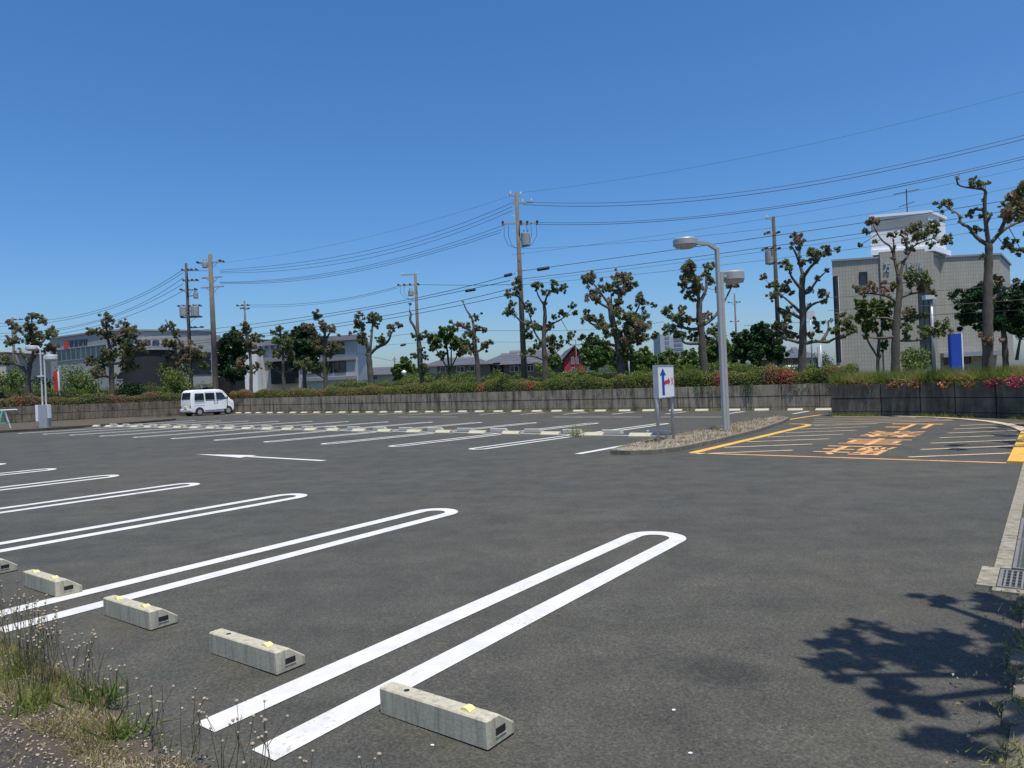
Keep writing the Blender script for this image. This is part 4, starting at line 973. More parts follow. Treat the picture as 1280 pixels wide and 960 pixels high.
tree('dark conifer-like tree left of the office, beside the wooden pole', 68, [(289, 486), (289, 465), (289, 445)], 2.5, 2,
     [[(289, 446), (281, 436)], [(289, 445), (293, 425)], [(289, 450), (297, 440)]],
     [(293, 420, 7), (284, 428, 9), (297, 431, 9), (289, 440, 11), (279, 444, 8), (300, 448, 8), (288, 455, 11), (280, 464, 9), (298, 464, 9), (290, 472, 9)], None, 'leaf_deep', .05, .55, (.3, .17), 'broadleaf_tree', 'bark_dark')
# far tree line to the right of the red house
for (u, v, r, Y, tn_, lb) in ((746, 440, 17, 62, .12, 'dark green round tree right behind the red house'), (692, 452, 8, 66, .25, 'small green tree left of the red house'),
        (805, 452, 15, 78, .32, 'green tree behind the arrow sign with a flat top'), (835, 452, 13, 82, .36, 'light green tree under the distant apartment blocks'),
        (862, 451, 13, 76, .25, 'mid green tree left of the tall lamp post'), (895, 441, 19, 80, .3, 'rounded tree behind the tall lamp post base'), (778, 449, 16, 72, .15, 'dark tree behind the trunk of the largest pollard'),
        (505, 463, 13, 64, .15, 'small dark tree beside the cream shed')):
    r2 = r * .55
    tree(lb, Y, [(u, v + r + 4), (u, v + r * .4), (u, v)], r * .12, r * .08, [[(u, v + 2), (u - r * .4, v - r * .3)], [(u, v + 1), (u + r * .45, v - r * .25)], [(u, v), (u, v - r * .6)]],
         [(u - r * .5, v - r * .1, r2), (u + r * .5, v - r * .05, r2), (u, v - r * .45, r2 * 1.05), (u - r * .25, v + r * .3, r2), (u + r * .3, v + r * .35, r2), (u - r * .65, v + r * .5, r2 * .8), (u + r * .7, v + r * .5, r2 * .8), (u, v + r * .7, r2)],
         'trees beyond the red house', 'leaf', tn_, .42, (.32, .19), 'far_tree', 'bark_dark')
# trees standing beside the lot, out of the picture, whose shade falls on the asphalt
def side_tree(label, a, b, H, clumps, seed):
    random.seed(seed); base = lot(a, b, 0); t = thing('pollarded_tree', label, 'tree', base, 0, 'shade trees beside the lot'); w = MB(); P = []; D = []; T = []
    top = Vector((.1, .1, H * .62)); w.tube(smooth_line([Vector((0, 0, -.05)), Vector((.05, 0, H * .3)), top], 2), list(np.linspace(.17, .11, 12)), 10)
    for (ca, cb, ch, r) in clumps:
        cb -= .46
        if a > -1.2: ca -= .12
        c = lot(ca, cb, ch); e = c - base; st = Vector((.07, .05, H * random.uniform(.4, .6)))
        w.tube(smooth_line([st, st.lerp(e, .5) + Vector((0, 0, random.uniform(-.1, .25))), e], 2), list(np.linspace(.06, .02, 12)), 7)
        nt = max(4, int(26 * r))
        for j in range(nt):
            o = rng.normal(size=3); o /= np.linalg.norm(o); o *= r * random.uniform(.3, .95); o[2] *= .7
            q, d = ball_points(np.array(c) + o, r * random.uniform(.2, .42), 60, .2); P.append(q); D.append(d); T.append(np.full(60, random.uniform(.25, .6)))
    w.build('trunk', M['bark'], t, True)
    leaf_mesh('crown', np.concatenate(P), np.concatenate(T), .12, .05, M['bronze'], t, base, .1, None, np.concatenate(D) * .7)
side_tree('pollarded tree at the right kerb just outside the frame, shading the lower right asphalt', -.95, 3.85, 5.2,
          [(-.02, 3.88, 4.1, .30), (-.22, 3.98, 4.2, .36), (-.48, 3.95, 4.1, .36), (-.72, 4.05, 4.3, .34), (-.10, 3.50, 4.0, .20), (-.34, 3.28, 4.1, .18), (-.56, 3.10, 4.0, .22), (-.30, 4.92, 4.2, .16), (-.55, 5.05, 4.2, .24), (-.78, 5.0, 4.3, .30), (-.85, 4.5, 4.2, .32), (-.98, 3.6, 4.0, .30), (-.75, 3.35, 4.1, .2)], 11)
side_tree('pollarded tree beside the right kerb, shading the near end of the orange box', -1.6, 17.1, 5.6,
          [(.35, 16.0, 4.2, .30), (-.2, 21.5, 4.6, .36), (-.7, 22.3, 4.8, .42), (.1, 20.6, 4.4, .3), (.25, 15.1, 4.3, .26), (-.6, 16.9, 4.5, .42), (-.5, 15.8, 4.0, .38), (-1.2, 17.6, 5.4, .5), (-1.3, 16.5, 4.8, .42), (-.4, 18.6, 4.6, .42), (-.9, 19.6, 4.4, .45), (-2.2, 18.2, 4.8, .5)], 12)
random.seed(21)
# ------------------------------------------------------------------ utility poles and lines
def upole(label, u, vtop, Y, r0, r1, arms, cans=(), bolts=True, name='utility_pole', mat='pole', extra=None):
    """arms: (v, left m, right m, insulators, yaw, kind); cans: (v, dx, dy, r, h)"""
    vb = 470
    top = atY(u, vtop, Y); la, lb = to_lot(top.x, top.y); z0 = lot(la, lb, BANK).z if lb > 31 or la > 45 else lot(la, lb, 0).z
    base = Vector((top.x, top.y, z0 - .05)); H = top.z - base.z
    t = thing(name, label, 'utility pole', base)
    m = MB(); m.tube([(0, 0, 0), (0, 0, H)], [r0, r1], 14); m.build('shaft', M[mat], t, True)
    kx = lambda v: atY(u, v, Y).z - base.z
    for (v, l, r, ni, yaw, kind) in arms:
        z = kx(v); m = MB(); m.box(-l, -.05, z - .045, r, .05, z + .045)
        if l > .5 and r > .5:
            m.tube([(-l * .6, .06, z), (0, r1, z - .45)], .018, 5); m.tube([(r * .6, .06, z), (0, r1, z - .45)], .018, 5)
        o = m.build('crossarm', M['steel'], t); o.rotation_euler = (0, 0, rad(yaw))
        for i in range(ni):
            x = -l + .08 + (l + r - .16) * (i / max(1, ni - 1)); s = MB()
            if abs(x) < .12: x = .2
            if kind == 'w': s.lathe([(.02, .04), (.055, .07), (.03, .1), (.06, .13), (.03, .17), (.045, .2), (.01, .22)], 8, (x, 0, z))
            else:
                s.tube([(x, -.30, z + .03), (x, -.10, z + .05)], [.075, .075], 8); s.tube([(x, .10, z + .05), (x, .30, z + .03)], [.075, .075], 8); s.tube([(x, -.1, z + .05), (x, .1, z + .05)], .03, 6)
            q = s.build('insulator', M['insul_w' if kind == 'w' else 'insul'], t); q.rotation_euler = (0, 0, rad(yaw))
    for (v, dx, dy, r, h) in cans:
        z = kx(v); m = MB(); m.lathe([(r * .9, -h / 2), (r, -h / 2 + .04), (r, h / 2 - .06), (r * .96, h / 2), (r * .3, h / 2 + .05)], 14, (dx, dy, z))
        for a in (0, 2.1, 4.2): m.tube([(dx + r * .5 * math.cos(a), dy + r * .5 * math.sin(a), z + h / 2), (dx + r * .6 * math.cos(a), dy + r * .6 * math.sin(a), z + h / 2 + .2)], .03, 6)
        m.box(min(0, dx), dy - .03, z - .05, max(0, dx), dy + .03, z + .05)
        m.build('transformer', M['can'], t)
    if bolts:
        m = MB(); z = 1.8; s = 1
        while z < H - 1.2: m.tube([(s * r0 * .7, 0, z), (s * (r0 + .14), 0, z)], .011, 4); z += .45; s = -s
        m.build('step_bolts', M['steel'], t)
    if extra: extra(t, kx)
    return t
def droop_loops(v, xs, depth):
    def fn(t, kx):
        z = kx(v)
        for x in xs:
            m = MB(); m.tube([(x, -.3, z), (x * 1.03, -.2, z - depth * .55), (x * .75, -.1, z - depth), (x * .2, 0, z - depth * 1.15)], .012, 5); m.build('jumper_cable', M['cable'], t)
    return fn
def top_bar(t, kx): pass
upole('tallest grey concrete utility pole with two arm levels, left of centre trees', 645.5, 241, 42, .19, .10,
      [(254, .25, .95, 3, -8, 'w'), (244, .45, .35, 2, 20, 'w'), (279, .95, .25, 2, 0, 'd'), (280, .1, 1.2, 3, 0, 'd'), (338, .2, .3, 0, 0, 'w')], [(300, .42, .0, .27, .75)], extra=droop_loops(283, (-.8, -.55, .5, .75, 1.05), 1.1))
upole('thick leaning-brown concrete utility pole with one wide top arm, above the white van', 262.5, 318, 54, .22, .15,
      [(328, 1.0, 1.0, 2, -10, 'd'), (347, .75, .9, 0, -10, 'w'), (359, .85, 1.0, 0, -10, 'w')], [(331, -.42, 0, .2, .42)])
upole('dark utility pole loaded with two transformers, left of the thick pole', 232.5, 329, 62, .17, .11,
      [(338, .35, .95, 4, 5, 'd'), (351, .3, .95, 4, 5, 'd'), (362.5, .55, .8, 3, 5, 'd'), (383, .8, 1.1, 5, 5, 'd'), (397, .6, 1.1, 4, 5, 'd'), (410, .1, 1.2, 3, 5, 'd')], [(390, .62, -.1, .34, .85), (390, -.28, -.3, .3, .8), (370, .72, 0, .2, .5)], mat='pole_shaded')
upole('slender far utility pole rising behind the slim tree near the office', 305.5, 376, 75, .14, .09, [(382, .8, .45, 3, 0, 'd'), (386, .4, .4, 2, 60, 'd')])
upole('thin pale utility pole beside the leafless crooked trunk', 519, 342, 58, .15, .11,
      [(343, 1.15, .1, 2, 0, 'w'), (356, 1.45, .1, 4, 0, 'd')], [(366.5, -.42, 0, .22, .42)], extra=droop_loops(357, (-1.2, -.9), 1.0))
upole('grey utility pole with a transformer, tangled in leaves left of the tall open pollard', 966.5, 271, 45, .16, .10,
      [(273, .45, .1, 1, 0, 'w'), (292, .55, .1, 2, 10, 'd'), (312, .75, .2, 3, 10, 'd'), (330, .3, .3, 2, 10, 'd')], [(322, -.36, 0, .25, .8)], mat='pole_shaded')
upole('distant thin utility pole between the lamp post and the camellia', 918, 367, 95, .14, .10, [(378, .9, .7, 3, 0, 'd'), (402, .7, .4, 2, 0, 'd')])
upole('dark far utility pole behind the leftmost pollarded tree', 15.5, 397, 85, .16, .12, [(400, .3, 1.1, 3, 0, 'd')])
upole('small far pole in front of the red house', 719.5, 425, 68, .055, .045, [(431, .6, .6, 2, 0, 'd')], bolts=False)
upole('short dark far pole right of the three-limbed tree', 493, 446, 90, .1, .08, [(449, .3, .3, 2, 0, 'w')], bolts=False)
def wire(label, pts, Y0, Y1, r=.012, name='power_line'):
    n = len(pts); us = [p[0] for p in pts]; vs = [p[1] for p in pts]
    U = np.linspace(us[0], us[-1], 28); order = np.argsort(us)
    # smooth sagging line through the given points (least-squares parabola-like fit of low order)
    deg = min(3, n - 1); c = np.polyfit((np.array(us) - us[0]) / (us[-1] - us[0]), vs, deg)
    P = []
    for i, u in enumerate(U):
        s = i / 27; inv = (1 - s) / Y0 + s / Y1; P.append(atY(float(u), float(np.polyval(c, s)), 1 / inv))
    o = P[0]; m = MB(); m.tube([p - o for p in P], r, 5); q = m.build(name, M['cable']); q.location = o
    return tag(q, label, 'power line', 'overhead lines')
wire('topmost of three lines from the tallest pole top down to the thick pole', [(640.6, 253), (531, 295), (437.5, 317), (359, 330.6), (275, 337.5)], 42, 54)
wire('middle of three lines from the tallest pole top down to the thick pole', [(640.6, 258), (531, 300), (437.5, 322), (359, 334), (275, 339.7)], 42, 54)
wire('lowest of three lines from the tallest pole top down to the thick pole', [(640.6, 263), (531, 304.7), (437.5, 326.6), (359, 338), (275, 341)], 42, 54)
wire('upper of three lower-arm lines from the tallest pole to the thick pole', [(631, 281), (531, 314), (437.5, 336), (359, 348.4), (275, 352.5)], 41.5, 54)
wire('middle of three lower-arm lines from the tallest pole to the thick pole', [(627, 287), (531, 317), (437.5, 338.6), (359, 350), (275, 353.3)], 41.5, 54)
wire('lowest of three lower-arm lines from the tallest pole to the thick pole', [(626, 290.5), (531, 319.6), (437.5, 341), (359, 352), (275, 354)], 41.5, 54)
wire('hair-thin ground wire running left from the very top of the tallest pole', [(645, 243), (560, 269), (450, 299), (350, 318), (262, 330)], 42, 54, .006)
wire('upper of the top pair of lines from the tallest pole to the right edge', [(654, 252), (720, 254.5), (790, 252.8), (865, 246.5), (960, 235), (1120, 207.5), (1280, 168.7), (1500, 110)], 42, 27)
wire('lower of the top pair of lines from the tallest pole to the right edge', [(654, 255), (720, 259), (790, 257.5), (865, 250.5), (960, 239), (1120, 212.5), (1280, 173.5), (1500, 117)], 42, 27, .015)
wire('upper of the lower pair of heavy lines from the tallest pole to the right edge', [(671, 277.5), (740, 278.7), (815, 275.5), (890, 268.7), (960, 259.5), (1120, 230), (1280, 197), (1500, 141)], 42, 27, .012)
wire('lower of the lower pair of heavy lines from the tallest pole to the right edge', [(671, 280), (740, 281), (815, 277.8), (890, 271), (960, 261.7), (1120, 232.7), (1280, 200), (1500, 145)], 42, 27, .015)
wire('faint single wire crossing the upper right sky', [(652, 240), (790, 223.7), (960, 190), (1120, 155), (1280, 115), (1500, 50)], 42, 27, .006)
wire('thin communication line from the tallest pole across the beige building roof', [(640, 318), (730, 308), (840, 292), (960, 272), (1120, 244), (1280, 210), (1480, 160)], 42, 28, .007)
wire('thin communication line just above the tall lamp heads', [(652, 311), (790, 303), (960, 285), (1120, 262.5), (1280, 231), (1480, 185)], 42, 28, .008)
wire('black service cable with a splice box running right from the tallest pole', [(652, 340), (687, 332), (840, 314), (965, 294), (1120, 272.5), (1280, 247), (1480, 212)], 42, 28, .016)
wire('black cable at lamp arm height, second below the splice box', [(652, 350), (710, 340), (815, 327.5), (890, 320), (970, 307.5), (1077, 292.5), (1180, 272.5), (1280, 262), (1480, 225)], 42, 28, .015)
wire('thin cable passing just under the drum-shaped lamp head', [(662, 350), (760, 340), (859, 328), (960, 313), (1080, 296), (1280, 268), (1480, 238)], 42, 28, .008)
wire('loose low cable from the tallest pole behind the right pollards', [(652, 356), (760, 346), (860, 336), (960, 325), (1090, 308), (1280, 281), (1480, 250)], 42, 28, .009)
wire('upper low cable from the tallest pole leftward past the thin pale pole', [(644, 342), (581, 359), (515.6, 373.4), (437.5, 387.5), (309, 406), (150, 424)], 42, 72, .018)
wire('second low cable from the tallest pole leftward past the thin pale pole', [(637.5, 350.6), (519, 375.6), (437.5, 390.6), (309, 411), (150, 428)], 42, 72, .018)
wire('third low cable from the tallest pole leftward past the thin pale pole', [(640, 360.5), (519, 387.5), (419, 405), (320, 418), (180, 432)], 42, 72, .018)
wire('fourth low cable from the tallest pole leftward past the thin pale pole', [(640, 367.5), (519, 392), (419, 409.4), (320, 421), (180, 435)], 42, 72, .018)
wire('level line between the thin pale pole and the tallest pole', [(645, 355.5), (580, 356.5), (521, 355.5)], 43, 58, .016)
wire('line from the slender far pole up to the thin pale pole', [(309, 381), (375, 379.7), (437.5, 372), (497, 358)], 75, 58, .016)
wire('second line from the slender far pole up to the thin pale pole', [(309, 383.5), (375, 382), (437.5, 374), (497, 360)], 75, 58, .013)
wire('horizontal cable crossing behind the young bright green tree', [(480, 424), (505, 414.5), (560, 415.5), (640, 414), (720, 412), (830, 402)], 62, 60, .016)
wire('sagging cable with a splice box, right of the three-limbed tree', [(466, 434), (485, 431), (507, 428), (560, 429), (640, 427), (760, 421)], 62, 62, .013)
wire('low service cable falling right from the office corner', [(440, 440), (470, 447), (495, 452), (522, 457)], 74, 62, .015)
wire('steepest of five lines sweeping left from the transformer pole', [(229, 337), (176, 367), (125, 388.6), (62.5, 398.4), (0, 405), (-60, 405)], 62, 90, .018)
wire('second of five lines sweeping left from the transformer pole', [(229, 341), (176, 369.5), (125, 391.5), (62.5, 402), (0, 408), (-60, 409)], 62, 90, .018)
wire('third of five lines sweeping left from the transformer pole', [(229, 348), (176, 377), (125, 402), (70, 411), (0, 416), (-60, 418)], 62, 90, .018)
wire('fourth of five lines sweeping left from the transformer pole', [(229, 355), (176, 381.8), (140.6, 397), (68, 414), (0, 420), (-60, 421)], 62, 90, .018)
wire('lowest of five lines sweeping left from the transformer pole', [(229, 363.5), (176, 388.6), (125, 407), (68, 418), (0, 425), (-60, 427)], 62, 90, .018)
wire('upper cable running level in front of the beige building', [(1035, 372), (1120, 367), (1200, 361), (1300, 351)], 27, 25, .009)
wire('lower cable running level in front of the beige building', [(1035, 388), (1120, 384), (1200, 380), (1300, 372)], 27, 25, .008)
wire('lowest cable crossing the beige building above the blue sign', [(930, 407), (1040, 401), (1120, 396), (1200, 392), (1300, 386)], 45, 26, .011)
wire('short line between the thick pole and the transformer pole', [(262, 338), (250, 338.5), (236, 338)], 54, 62, .014)
def splice(u, v, Y, L, label):
    p = atY(u, v, Y); m = MB(); m.tube([(-L / 2, 0, -.05), (-L / 2 + .06, 0, -.05), (L / 2 - .06, 0, .02), (L / 2, 0, .02)], [.05, .10, .10, .05], 10)
    q = m.build('splice_box', M['cable']); q.location = p; tag(q, label, 'cable box')
splice(679, 335.5, 40.5, .72, 'black cable splice box just right of the tallest pole')
splice(635, 343.5, 43, .5, 'black cable splice box just left of the tallest pole')
splice(588, 362.5, 50, .75, 'longest black splice box hanging above the gnarled crooked tree')
splice(504, 431, 62, .5, 'small black splice box left of the thin pale pole')

# ------------------------------------------------------------------ double lamps
def double_lamp(label, loc, H, post, gap, dirv, arm1, arm2, z2, hr1, hr2, mat, base_box=False, rz=0):
    t = thing('double_lamp', label, 'street lamp', loc); d = Vector((dirv[0], dirv[1], 0)).normalized(); n = Vector((-d.y, d.x, 0))
    def square(mb, c, w, z0, z1):
        q = [c + d * sx * w / 2 + n * sy * w / 2 for sx, sy in ((-1, -1), (1, -1), (1, 1), (-1, 1))]
        vs = [p + Vector((0, 0, z0)) for p in q] + [p + Vector((0, 0, z1)) for p in q]
        mb.add(vs, [(3, 2, 1, 0), (4, 5, 6, 7), (0, 1, 5, 4), (1, 2, 6, 5), (2, 3, 7, 6), (3, 0, 4, 7)])
    for s, hh in ((-1, H), (1, z2 + .12)):
        m = MB(); square(m, d * s * gap / 2, post, -.05, hh); o = m.build('post', M[mat], t, bevel=.012)
    m = MB(); square(m, Vector((0, 0, 0)), post + gap + .12, -.05, .03); m.build('base_plate', M['steel'], t)
    for s, L, z in ((-1, arm1, H), (1, arm2, z2)):
        c0 = d * s * gap / 2; hr = hr1 if s < 0 else hr2
        m = MB()
        if s < 0: path = [c0 + Vector((0, 0, z - .06)), c0 + d * s * L * .28 + Vector((0, 0, z + .07)), c0 + d * s * (L - hr * .85) + Vector((0, 0, z + .07))]
        else: path = [c0 + Vector((0, 0, z)), c0 + d * s * L * .4 + Vector((0, 0, z)), c0 + d * s * (L - hr * .85) + Vector((0, 0, z))]
        for p, q in zip(path[:-1], path[1:]):
            ax = (q - p).normalized(); up = n.cross(ax); w = post * .42
            vs = [e + n * a * w + up * b * w for e in (p, q) for a, b in ((-1, -1), (1, -1), (1, 1), (-1, 1))]
            m.add(vs, [(3, 2, 1, 0), (4, 5, 6, 7), (0, 1, 5, 4), (1, 2, 6, 5), (2, 3, 7, 6), (3, 0, 4, 7)])
        m.build('arm', M[mat], t)
        hc = c0 + d * s * L + Vector((0, 0, z + (.05 if s < 0 else 0))); h = hr * (.62 if s < 0 else .90)
        m = MB(); m.lathe([(hr * .30, h * .60), (hr * .86, h * .52), (hr * .97, h * .46), (hr, h * .38), (hr, -h * .34), (hr * .985, -h * .36), (hr * .985, -h * .38)], 44, hc)
        hd = m.build('lamp_head', M['lamp_light' if base_box else 'lamp'], t, False)
        
        m = MB(); m.lathe([(hr * .95, -h * .385), (hr * .86, -h * .56), (hr * .62, -h * .74), (hr * .2, -h * .76)], 24, hc); m.build('diffuser', M['lamp'], hd, True)
    return t, d, n
lp = at(908, 543)
double_lamp('tall grey twin-post lamp with two drum-shaped heads on the stony island', lp, 4.78, .098, .104, (.80, .45), 1.06, .44, 4.05, .30, .275, 'lamp')
lp2 = lot(39.5, 14.55)
t2, d2, n2 = double_lamp('small pale double lamp with a grey cabinet at the far left lot edge', lp2, 4.0, .06, .26, (.9, -.35), .55, .50, 3.5, .30, .27, 'lamp_light', True)
m = MB(); m.box(-.20, -.17, 0, .20, .17, 1.22); o = m.build('cabinet', M['steel'], t2, bevel=.01)
m = MB(); m.box(-.34, -.19, .42, -.21, .10, 1.22); m.build('side_box', M['white_wall'], t2, bevel=.008)
m = MB(); m.box(.205, -.12, .55, .25, .12, 1.22); m.build('side_box', M['white_wall'], t2, bevel=.008)
m = MB(); m.box(-.28, -.04, 2.6, .1, .04, 2.66); m.build('bracket', M['lamp_light'], t2)

# ------------------------------------------------------------------ arrow sign
s0, s1 = at(823.5, 558.5), at(842, 554.0)
sg = thing('arrow_sign', 'white two-post sign with a blue up arrow and a red crossed right turn', 'sign', (s0 + s1) / 2)
dv = (s1 - s0); dv.z = 0; SW = dv.length; sx = dv.normalized(); syn = Vector((sx.y, -sx.x, 0))      # syn: towards the viewer side
def sp(x, y, z): return sx * x + syn * y + Vector((0, 0, z))
def sbox(mb, x0, y0, z0, x1, y1, z1):
    vs = [sp(x, y, z) for z in (z0, z1) for x, y in ((x0, y0), (x1, y0), (x1, y1), (x0, y1))]
    mb.add(vs, [(3, 2, 1, 0), (4, 5, 6, 7), (0, 1, 5, 4), (1, 2, 6, 5), (2, 3, 7, 6), (3, 0, 4, 7)][::1])
hw = SW / 2; zt = 1.735; zb = 1.06
for s in (-1, 1):
    m = MB(); m.tube([sp(s * hw, 0, -.03), sp(s * hw, 0, zt - .02)], .036, 12); m.build('post', M['steel'], sg, True)
m = MB(); sbox(m, -hw - .02, -.045, zb, hw + .02, .055, zt); o = m.build('panel', M['sign'], sg)
m = MB()
for x0, x1, z0, z1 in ((-hw - .035, hw + .035, zt, zt + .025), (-hw - .035, hw + .035, zb - .025, zb), (-hw - .04, -hw - .018, zb, zt), (hw + .018, hw + .04, zb, zt)): sbox(m, x0, -.05, z0, x1, .062, z1)
m.build('panel_frame', M['steel'], sg)
PW, PH_ = 2 * hw + .04, zt - zb
def sign_poly(name, polys, mat):
    m = MB()
    for pl in polys:
        pts = [sp(-hw - .02 + x * PW, .0575, zb + y * PH_) for x, y in pl]
        nn = (pts[1] - pts[0]).cross(pts[2] - pts[0])
        if nn.dot(syn) < 0: pts = pts[::-1]
        m.quad(pts)
    m.build(name, mat, sg)
sign_poly('blue_arrow', [[(.235, .06), (.395, .06), (.395, .72), (.235, .72)], [(.12, .70), (.51, .70), (.315, .94)]], M['blue'])
arc = [(.375, .38), (.45, .40), (.55, .425), (.66, .43)]; arc2 = [(.375, .50), (.45, .525), (.55, .55), (.66, .555)]
sign_poly('red_arrow', [[arc[i], arc[i + 1], arc2[i + 1], arc2[i]] for i in range(3)] + [[(.64, .35), (.64, .64), (.775, .495)]], M['red'])
sign_poly('red_cross', [[(.81, .36), (.845, .36), (.985, .63), (.95, .63)], [(.95, .36), (.985, .36), (.845, .63), (.81, .63)]], M['red'])

# ------------------------------------------------------------------ barricade at the far left
bq = lot(41.3, 13.4)
br = thing('barricade', 'mint green A-frame barricade holding a long white pipe at the far left', 'barricade', bq, RZ)
for s in (-1, 1):
    m = MB(); m.box(-.06 , s * .28 - .03, 0, .06, s * .28 + .03, .05); 
    m.tube([(-.02, s * .30, 0), (0, s * .04, .98)], .045, 6); m.build('leg', M['mint' if s < 0 else 'white_wall'], br)
m = MB(); m.tube([(-1.6, 0, 1.0), (1.55, .05, 1.02)], .035, 8); m.build('crossbar', M['white_wall'], br)
m = MB(); m.box(-.03, -.2, .35, .03, .2, .42); m.build('brace', M['mint'], br)
pp = thing('pipe', 'white pipe lying low against the far left wall beside the barricade', 'pipe', lot(43.5, 12.2, .1), RZ)
m = MB(); m.tube([(-1.5, 0, .15), (1.2, .1, .18)], .05, 8); m.build('tube', M['white_wall'], pp)

# ------------------------------------------------------------------ vans
def make_van(label, loc, rz):
    """boxy small van: length along +x (front), about 3.4 x 1.48 x 1.88 m"""
    t = thing('van', label, 'van', loc, rz)
    L = 3.4; hwid = .735
    prof = [(-1.70, .34), (-1.70, .62), (-1.685, .95), (-1.66, 1.28), (-1.58, 1.72), (-1.48, 1.83), (-1.30, 1.875), (.30, 1.875), (.62, 1.85), (.80, 1.79), (.92, 1.68), (1.34, 1.18), (1.42, 1.10), (1.62, 1.00), (1.685, .90), (1.70, .62), (1.70, .34), (1.52, .24), (1.50, .24)]
    def half(z): return hwid - max(0, z - .98) * .115 - max(0, .32 - z) * .3 - max(0, z - 1.76) * .8
    bm = bmesh.new(); Lr, Rr = [], []
    pr = prof + [(-1.55, .24)]
    for x, z in pr:
        tp = 1 - max(0, abs(x) - 1.45) * .22
        Lr.append(bm.verts.new((x, half(z) * tp, z))); Rr.append(bm.verts.new((x, -half(z) * tp, z)))
    n = len(pr)
    for i in range(n): j = (i + 1) % n; bm.faces.new((Lr[i], Lr[j], Rr[j], Rr[i]))
    bm.faces.new(Lr[::-1]); bm.faces.new(Rr)
    bmesh.ops.recalc_face_normals(bm, faces=bm.faces)
    bmesh.ops.bevel(bm, geom=[e for e in bm.edges if len(e.link_faces) == 2 and e.calc_face_angle() > .5], offset=.05, segments=3, affect='EDGES', profile=.6)
    me = bpy.data.meshes.new('body'); bm.to_mesh(me); bm.free(); me.materials.append(M['van'])
    for p in me.polygons: p.use_smooth = True
    o = bpy.data.objects.new('body', me); COL.objects.link(o); o.parent = t
    def side_panel(nm, poly, mat, s, off=.004, th=.006, parent=None):
        m = MB(); n = len(poly); vs = [(x, s * (half(z) + off), z) for x, z in poly] + [(x, s * (half(z) + off - th), z) for x, z in poly]
        m.add(vs, [tuple(range(n)) if s < 0 else tuple(range(n - 1, -1, -1))] + [(i, (i + 1) % n, (i + 1) % n + n, i + n) for i in range(n)]); return m.build(nm, mat, parent or t)
    for s in (-1, 1):
        dr = side_panel('sliding_door', [(-.66, .40), (.18, .40), (.18, 1.72), (-.66, 1.72)], M['van'], s, .007, .01)
        side_panel('window', [(-.60, 1.14), (.13, 1.14), (.13, 1.62), (-.60, 1.62)], M['glass'], s, .012, .008, dr)
        side_panel('handle', [(.03, .98), (.13, .98), (.13, 1.03), (.03, 1.03)], M['black'], s, .03, .02, dr)
        fd = side_panel('front_door', [(.20, .42), (1.02, .42), (1.12, .98), (1.20, 1.12), (.82, 1.66), (.70, 1.73), (.20, 1.73)], M['van'], s, .007, .01)
        side_panel('window', [(.26, 1.14), (1.08, 1.14), (.78, 1.58), (.68, 1.63), (.26, 1.63)], M['glass'], s, .012, .008, fd)
        side_panel('handle', [(.25, .98), (.36, .98), (.36, 1.03), (.25, 1.03)], M['black'], s, .03, .02, fd)
        side_panel('window', [(-1.44, 1.14), (-.70, 1.14), (-.70, 1.62), (-1.38, 1.62)], M['glass'], s)
        side_panel('slide_rail', [(-1.45, .90), (-.68, .90), (-.68, .93), (-1.45, .93)], M['black'], s)
        for x in (-1.08, 1.18):
            m = MB(); pts = [(x + .335 * math.cos(a), s * (half(.3) + .001), .29 + .335 * math.sin(a)) for a in np.linspace(-.15, math.pi + .15, 15)]
            m.add(pts + [(p[0], s * (half(.3) - .02), p[2]) for p in pts], [tuple(range(15)), tuple(range(29, 14, -1))]); m.build('wheel_arch', M['black'], t)
            w = MB(); w.extrude([(x + .28 * math.cos(a), .28 + .28 * math.sin(a)) for a in np.linspace(0, 2 * math.pi, 25)[:-1]], lambda p, tt: (p[0], tt, p[1]), s * .575, s * .735); ty = w.build('wheel', M['tyre'], t, bevel=.012)
            w = MB(); w.extrude([(x + .17 * math.cos(a), .28 + .17 * math.sin(a)) for a in np.linspace(0, 2 * math.pi, 17)[:-1]], lambda p, tt: (p[0], tt, p[1]), s * .72, s * .742); w.build('rim', M['rim'], ty)
        m = MB(); m.box(1.04, s * .80 - .05, 1.14, 1.12, s * .80 + .05, 1.32); m.build('mirror', M['black'], t, bevel=.01)
        m = MB(); m.box(-1.715, s * .60 - .055, .62, -1.68, s * .60 + .055, .74); m.build('tail_light', M['red'], t)
        m = MB(); m.box(1.60, s * .52 - .12, .76, 1.695, s * .52 + .12, .92); m.build('headlight', M['sign'], t, bevel=.02)
    m = MB(); vs = [(-1.667, -.55, 1.22), (-1.667, .55, 1.22), (-1.594, .50, 1.68), (-1.594, -.50, 1.68)]
    m.quad(vs[::-1]); m.add([(x - .012, y, z) for x, y, z in vs], [(3, 2, 1, 0)]); m.build('rear_window', M['glass'], t)
    m = MB(); m.add([(.945, -.58, 1.67), (.945, .58, 1.67), (1.345, .64, 1.19), (1.345, -.64, 1.19)], [(0, 3, 2, 1)]); ws = m.build('windscreen', M['glass'], t)
    ws.location = (.006, 0, .006)
    m = MB(); m.box(-1.75, -.70, .34, -1.69, .70, .52); m.build('rear_bumper', M['van'], t, bevel=.02)
    m = MB(); m.box(-1.762, -.17, .55, -1.70, .17, .68); m.build('number_plate', M['reflector'], t)
    m = MB(); m.box(-1.3, -.6, .16, 1.4, .6, .26); m.build('underbody', M['black'], t)
    return t
vp = lot(49.45, 28.9)
vdir = Vector((EX, EY, 0)); van = make_van('small white van parked alone by the far left wall, tail towards us', vp, math.atan2(EY, EX) + .02)
v2 = copy_tree(van); pv = atY(973, 455, 47); la, lb = to_lot(pv.x, pv.y)
v2['label'] = 'white van roof showing over the hedge beside the camellia'
